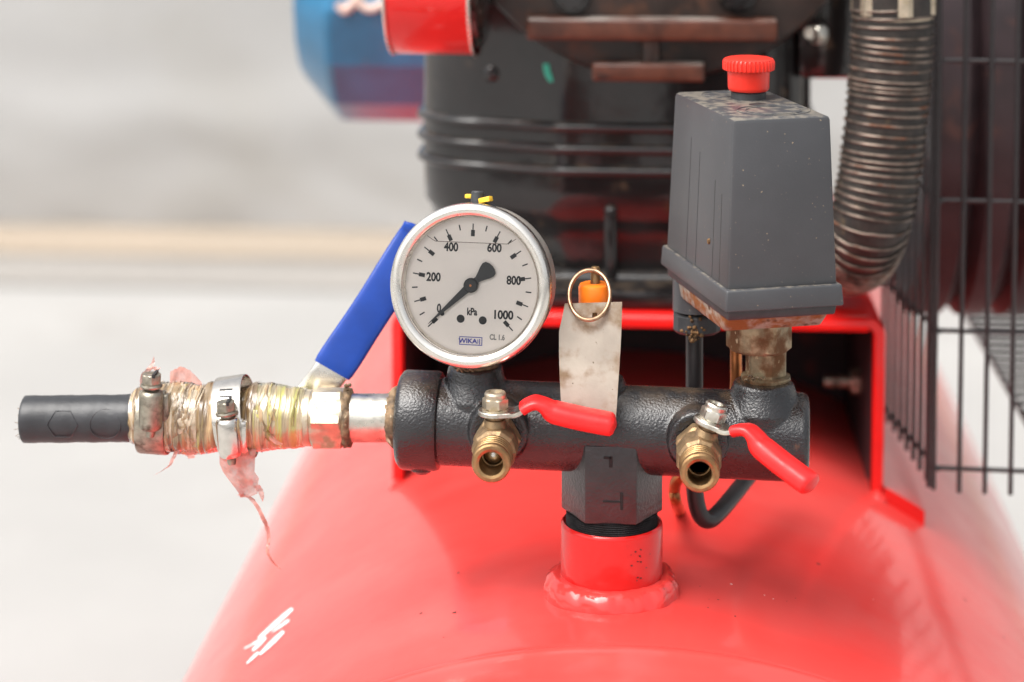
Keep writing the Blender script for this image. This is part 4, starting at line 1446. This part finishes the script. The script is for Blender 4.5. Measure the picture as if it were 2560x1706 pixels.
# red intake filter
flt = thing('intake_filter', P(1080, 60, 205), 'red enamelled intake filter can with pale rims on the pump left side', 'air filter')
fa = Vector((math.cos(R(2.5)), -math.sin(R(2.5)), 0))
fl, fr_ = P(972, -60, 214), P(1180, -60, 190)
R_f = 38.0
fb = P(1085, 137, 205).z+R_f+0.5
fo = Vector((P(985, 60, 206).x, 206, fb))
Lf = P(1195, 60, 206).x-P(985, 60, 206).x
mb = MB()
mb.lathe([(0, 0), (R_f-3, 0), (R_f-0.8, 1.2), (R_f, 3), (R_f, Lf-3), (R_f-0.2, Lf)], fo, fa, 96)
can = mb.build('can', M['red_can'], flt, sm=40)
mb = MB()
for t, rr_ in ((0.8, R_f-0.2), (Lf, R_f+0.6)):
    u, v, a = basis(fa)
    pts = [fo+fa*t+(u*math.cos(k*math.pi/40)+v*math.sin(k*math.pi/40))*rr_ for k in range(80)]
    mb.tube(pts, 0.9, 8, closed=True)
mb.build('rim', M['steel'], flt, can, sm=60)
mb = MB()
mb.lathe([(R_f-0.5, Lf-1), (R_f-1, Lf-6), (R_f-4, Lf-8), (0, Lf-8)], fo, fa, 64)
mb.lathe([(R_f-2.5, Lf-4), (R_f-3.5, Lf+3), (R_f-8, Lf+5), (0, Lf+5)], fo, fa, 64)
mb.build('element', M['pump'], flt, can)

# blue motor behind
mo = thing('electric_motor', (-100, 600, -5), 'blue electric motor with sloping end partly hidden behind the pump at left', 'motor')
mb = MB()
mz = 118.0
mc = Vector((0, 600, mz))
xe = P(765, 100, 600).x
mb.lathe([(0, xe), (52, xe), (56, xe+1.5), (84, xe+26), (86, xe+30), (86, 40), (0, 40)], mc, (1, 0, 0), 14, up=(0, 0, 1), phase=0.5)
cw = mb.build('cowl', M['motor'], mo, sm=20)
mb = MB()
sc = [(845, 8), (860, 26), (880, 12), (892, -6), (905, 14), (930, 22), (960, 10), (985, 18)]
mb.tube(catmull([P(x, y, 512) for x, y in sc], 6), 3.0, 8)
mb.build('script_mark', M['cream'], mo, cw)

# ================================================================ DELIVERY HOSE
dh = thing('delivery_hose', P(2150, 700, 165), 'spring-wound flexible delivery hose with a pale hex nut beside the pressure switch', 'hose')
ctrl = [P(2232, -90, 150), P(2232, 60, 150), P(2222, 220, 150), P(2203, 400, 150), P(2184, 510, 150), P(2164, 585, 154), P(2142, 628, 174), P(2112, 640, 208), P(2080, 630, 245)]
path = catmull(ctrl, 24)
radii = []
for i, p in enumerate(path):
    f = i/(len(path)-1)
    radii.append(19.4-0.6*f)
mb = MB()
mb.tube(path, radii, 40)
mb.build('core', M['hose_core'], dh, sm=60)
# helix of wire with uneven pitch
cum = [0.0]
for a, b in zip(path, path[1:]): cum.append(cum[-1]+(b-a).length)
def along(s):
    s = max(0, min(cum[-1]-1e-6, s))
    for i in range(len(cum)-1):
        if cum[i+1] >= s:
            t = (s-cum[i])/(cum[i+1]-cum[i])
            return path[i].lerp(path[i+1], t), (path[i+1]-path[i]).normalized(), i
pts = []
s = 21.0
an = 0.0
while s < cum[-1]-1:
    p, t_, i = along(s)
    u, v, a = basis(t_, (0, -1, 0))
    wob = 0.35*noise.noise(Vector((an*0.35, s*0.05, 0)))
    tl = 2.2*noise.noise(Vector((s*0.035, 3, 0)))
    pts.append(p+(u*math.cos(an)+v*math.sin(an))*(19.7+wob)+t_*(tl*math.sin(an)))
    pitch = 4.2*(1+0.75*noise.noise(Vector((s*0.11, 7, 1))))
    if s > 142: pitch = 2.3
    an += 2*math.pi/40
    s += pitch/40
mb = MB()
mb.tube(pts, 0.66, 7)
mb.build('spring', M['spring'], dh, sm=70)
mb = MB()
pn = P(2232, 41, 150)
hexnut(mb, pn, (0, 0, 1), 36.5, 40, ph=R(12), ch=1.6)
mb.lathe([(16, -1.2), (19.4, -0.6), (19.6, 0.6)], pn, (0, 0, 1), 48)
mb.build('hex_nut', M['brass_pale'], dh, sm=25)

# ================================================================ BELT GUARD
GY = 196.0
gcx = P(2334, 1200, GY)
guard = thing('belt_guard', (gcx.x, GY, -96), 'black welded wire belt guard at the right edge, with open bottom ends', 'belt guard')
go = Vector((gcx.x, GY, 0))
ga = R(-3.0)
gxd = Vector((math.cos(ga), math.sin(ga), 0))
gb = R(9)
gyd = Vector((-math.sin(gb), math.cos(gb), 0))
ZB = P(2405, 1228, GY).z
ZT = 320.0
rw = 1.25
unit = MB().tube([(0, 0, 0), (0, 0, 1000)], 1.0, 12).mesh('wire', sm=40)
unit.materials.append(M['wire'])
def wire(p, q, r=rw, name='wire', m=None):
    o_ = bpy.data.objects.new(name, unit)
    COL.objects.link(o_)
    o_.parent = guard
    d = q-p
    Mx = Matrix.Translation((p-ORG[guard.name])*S) @ d.to_track_quat('Z', 'Y').to_matrix().to_4x4() @ Matrix.Diagonal((r, r, d.length/1000, 1))
    o_.matrix_basis = Mx
    return o_
step = P(2470, 900, GY).x-P(2406, 900, GY).x
for k in range(8):
    e = go+gxd*(k*step)
    zb = ZB-(0.6 if k else -0.5)
    wire(Vector((e.x, e.y, zb)), Vector((e.x, e.y, ZT)))
wire(go+Vector((-2.2, 2.4, ZB+1)), go+Vector((-2.2, 2.4, ZT)))
hz = [P(2450, y, GY+2.4).z for y in (1172, 828, 502, 152)]
hz.append(hz[-1]+72)
for z in hz:
    a_ = go+gyd*2.4+Vector((0, 0, z))
    wire(a_-gxd*3, a_+gxd*(step*7.2))
nside = 9
for k in range(1, nside):
    e = go+gyd*(k*step*0.98)
    wire(Vector((e.x, e.y, ZB+k*1.2)), Vector((e.x, e.y, ZT)))
for z in hz:
    a_ = go+gxd*2.2+Vector((0, 0, z))
    wire(a_, a_+gyd*(step*(nside-0.8)))
# bottom grid of the guard further right
gx0 = 229.0
for k in range(19):
    y = 285+k*17.0
    wire(Vector((gx0, y, ZB)), Vector((gx0+110, y, ZB)), 1.7)
wire(Vector((gx0, 280, ZB-2.6)), Vector((gx0, 610, ZB-2.6)), 1.6)
wire(Vector((gx0+60, 280, ZB-2.6)), Vector((gx0+60, 610, ZB-2.6)), 1.6)

# flywheel inside the guard, edge on
fw_ = thing('flywheel', (225, 392, 117), 'dark cast flywheel standing edge-on behind the wire guard', 'flywheel')
fx0 = 163.0
fc = Vector((fx0, 392, 119))
mb = MB()
mb.lathe([(150, 0), (159, 0), (162, 2), (162, 18), (155, 24), (162, 30), (162, 42), (155, 48), (162, 54), (162, 66), (155, 72), (162, 78), (162, 92), (160, 94), (148, 94), (146, 84), (146, 8), (150, 0)], fc, (1, 0, 0), 96)
mb.build('rim', M['wheel'], fw_, sm=30)
for k in range(5):
    a = R(20+72*k)
    d = Vector((0, math.cos(a), math.sin(a)))
    m_ = MB()
    m_.sweep([fc+Vector((32, 0, 0))+d*30, fc+Vector((34, 0, 0))+d*90, fc+Vector((34, 0, 0))+d*149], d.cross(Vector((1, 0, 0))), [24, 18, 20], [9, 8, 9], 20, 3)
    m_.build('spoke', M['wheel'], fw_, sm=50)
mb = MB()
mb.lathe([(0, 10), (30, 10), (34, 14), (34, 60), (0, 60)], fc, (1, 0, 0), 40)
mb.build('hub', M['wheel'], fw_)
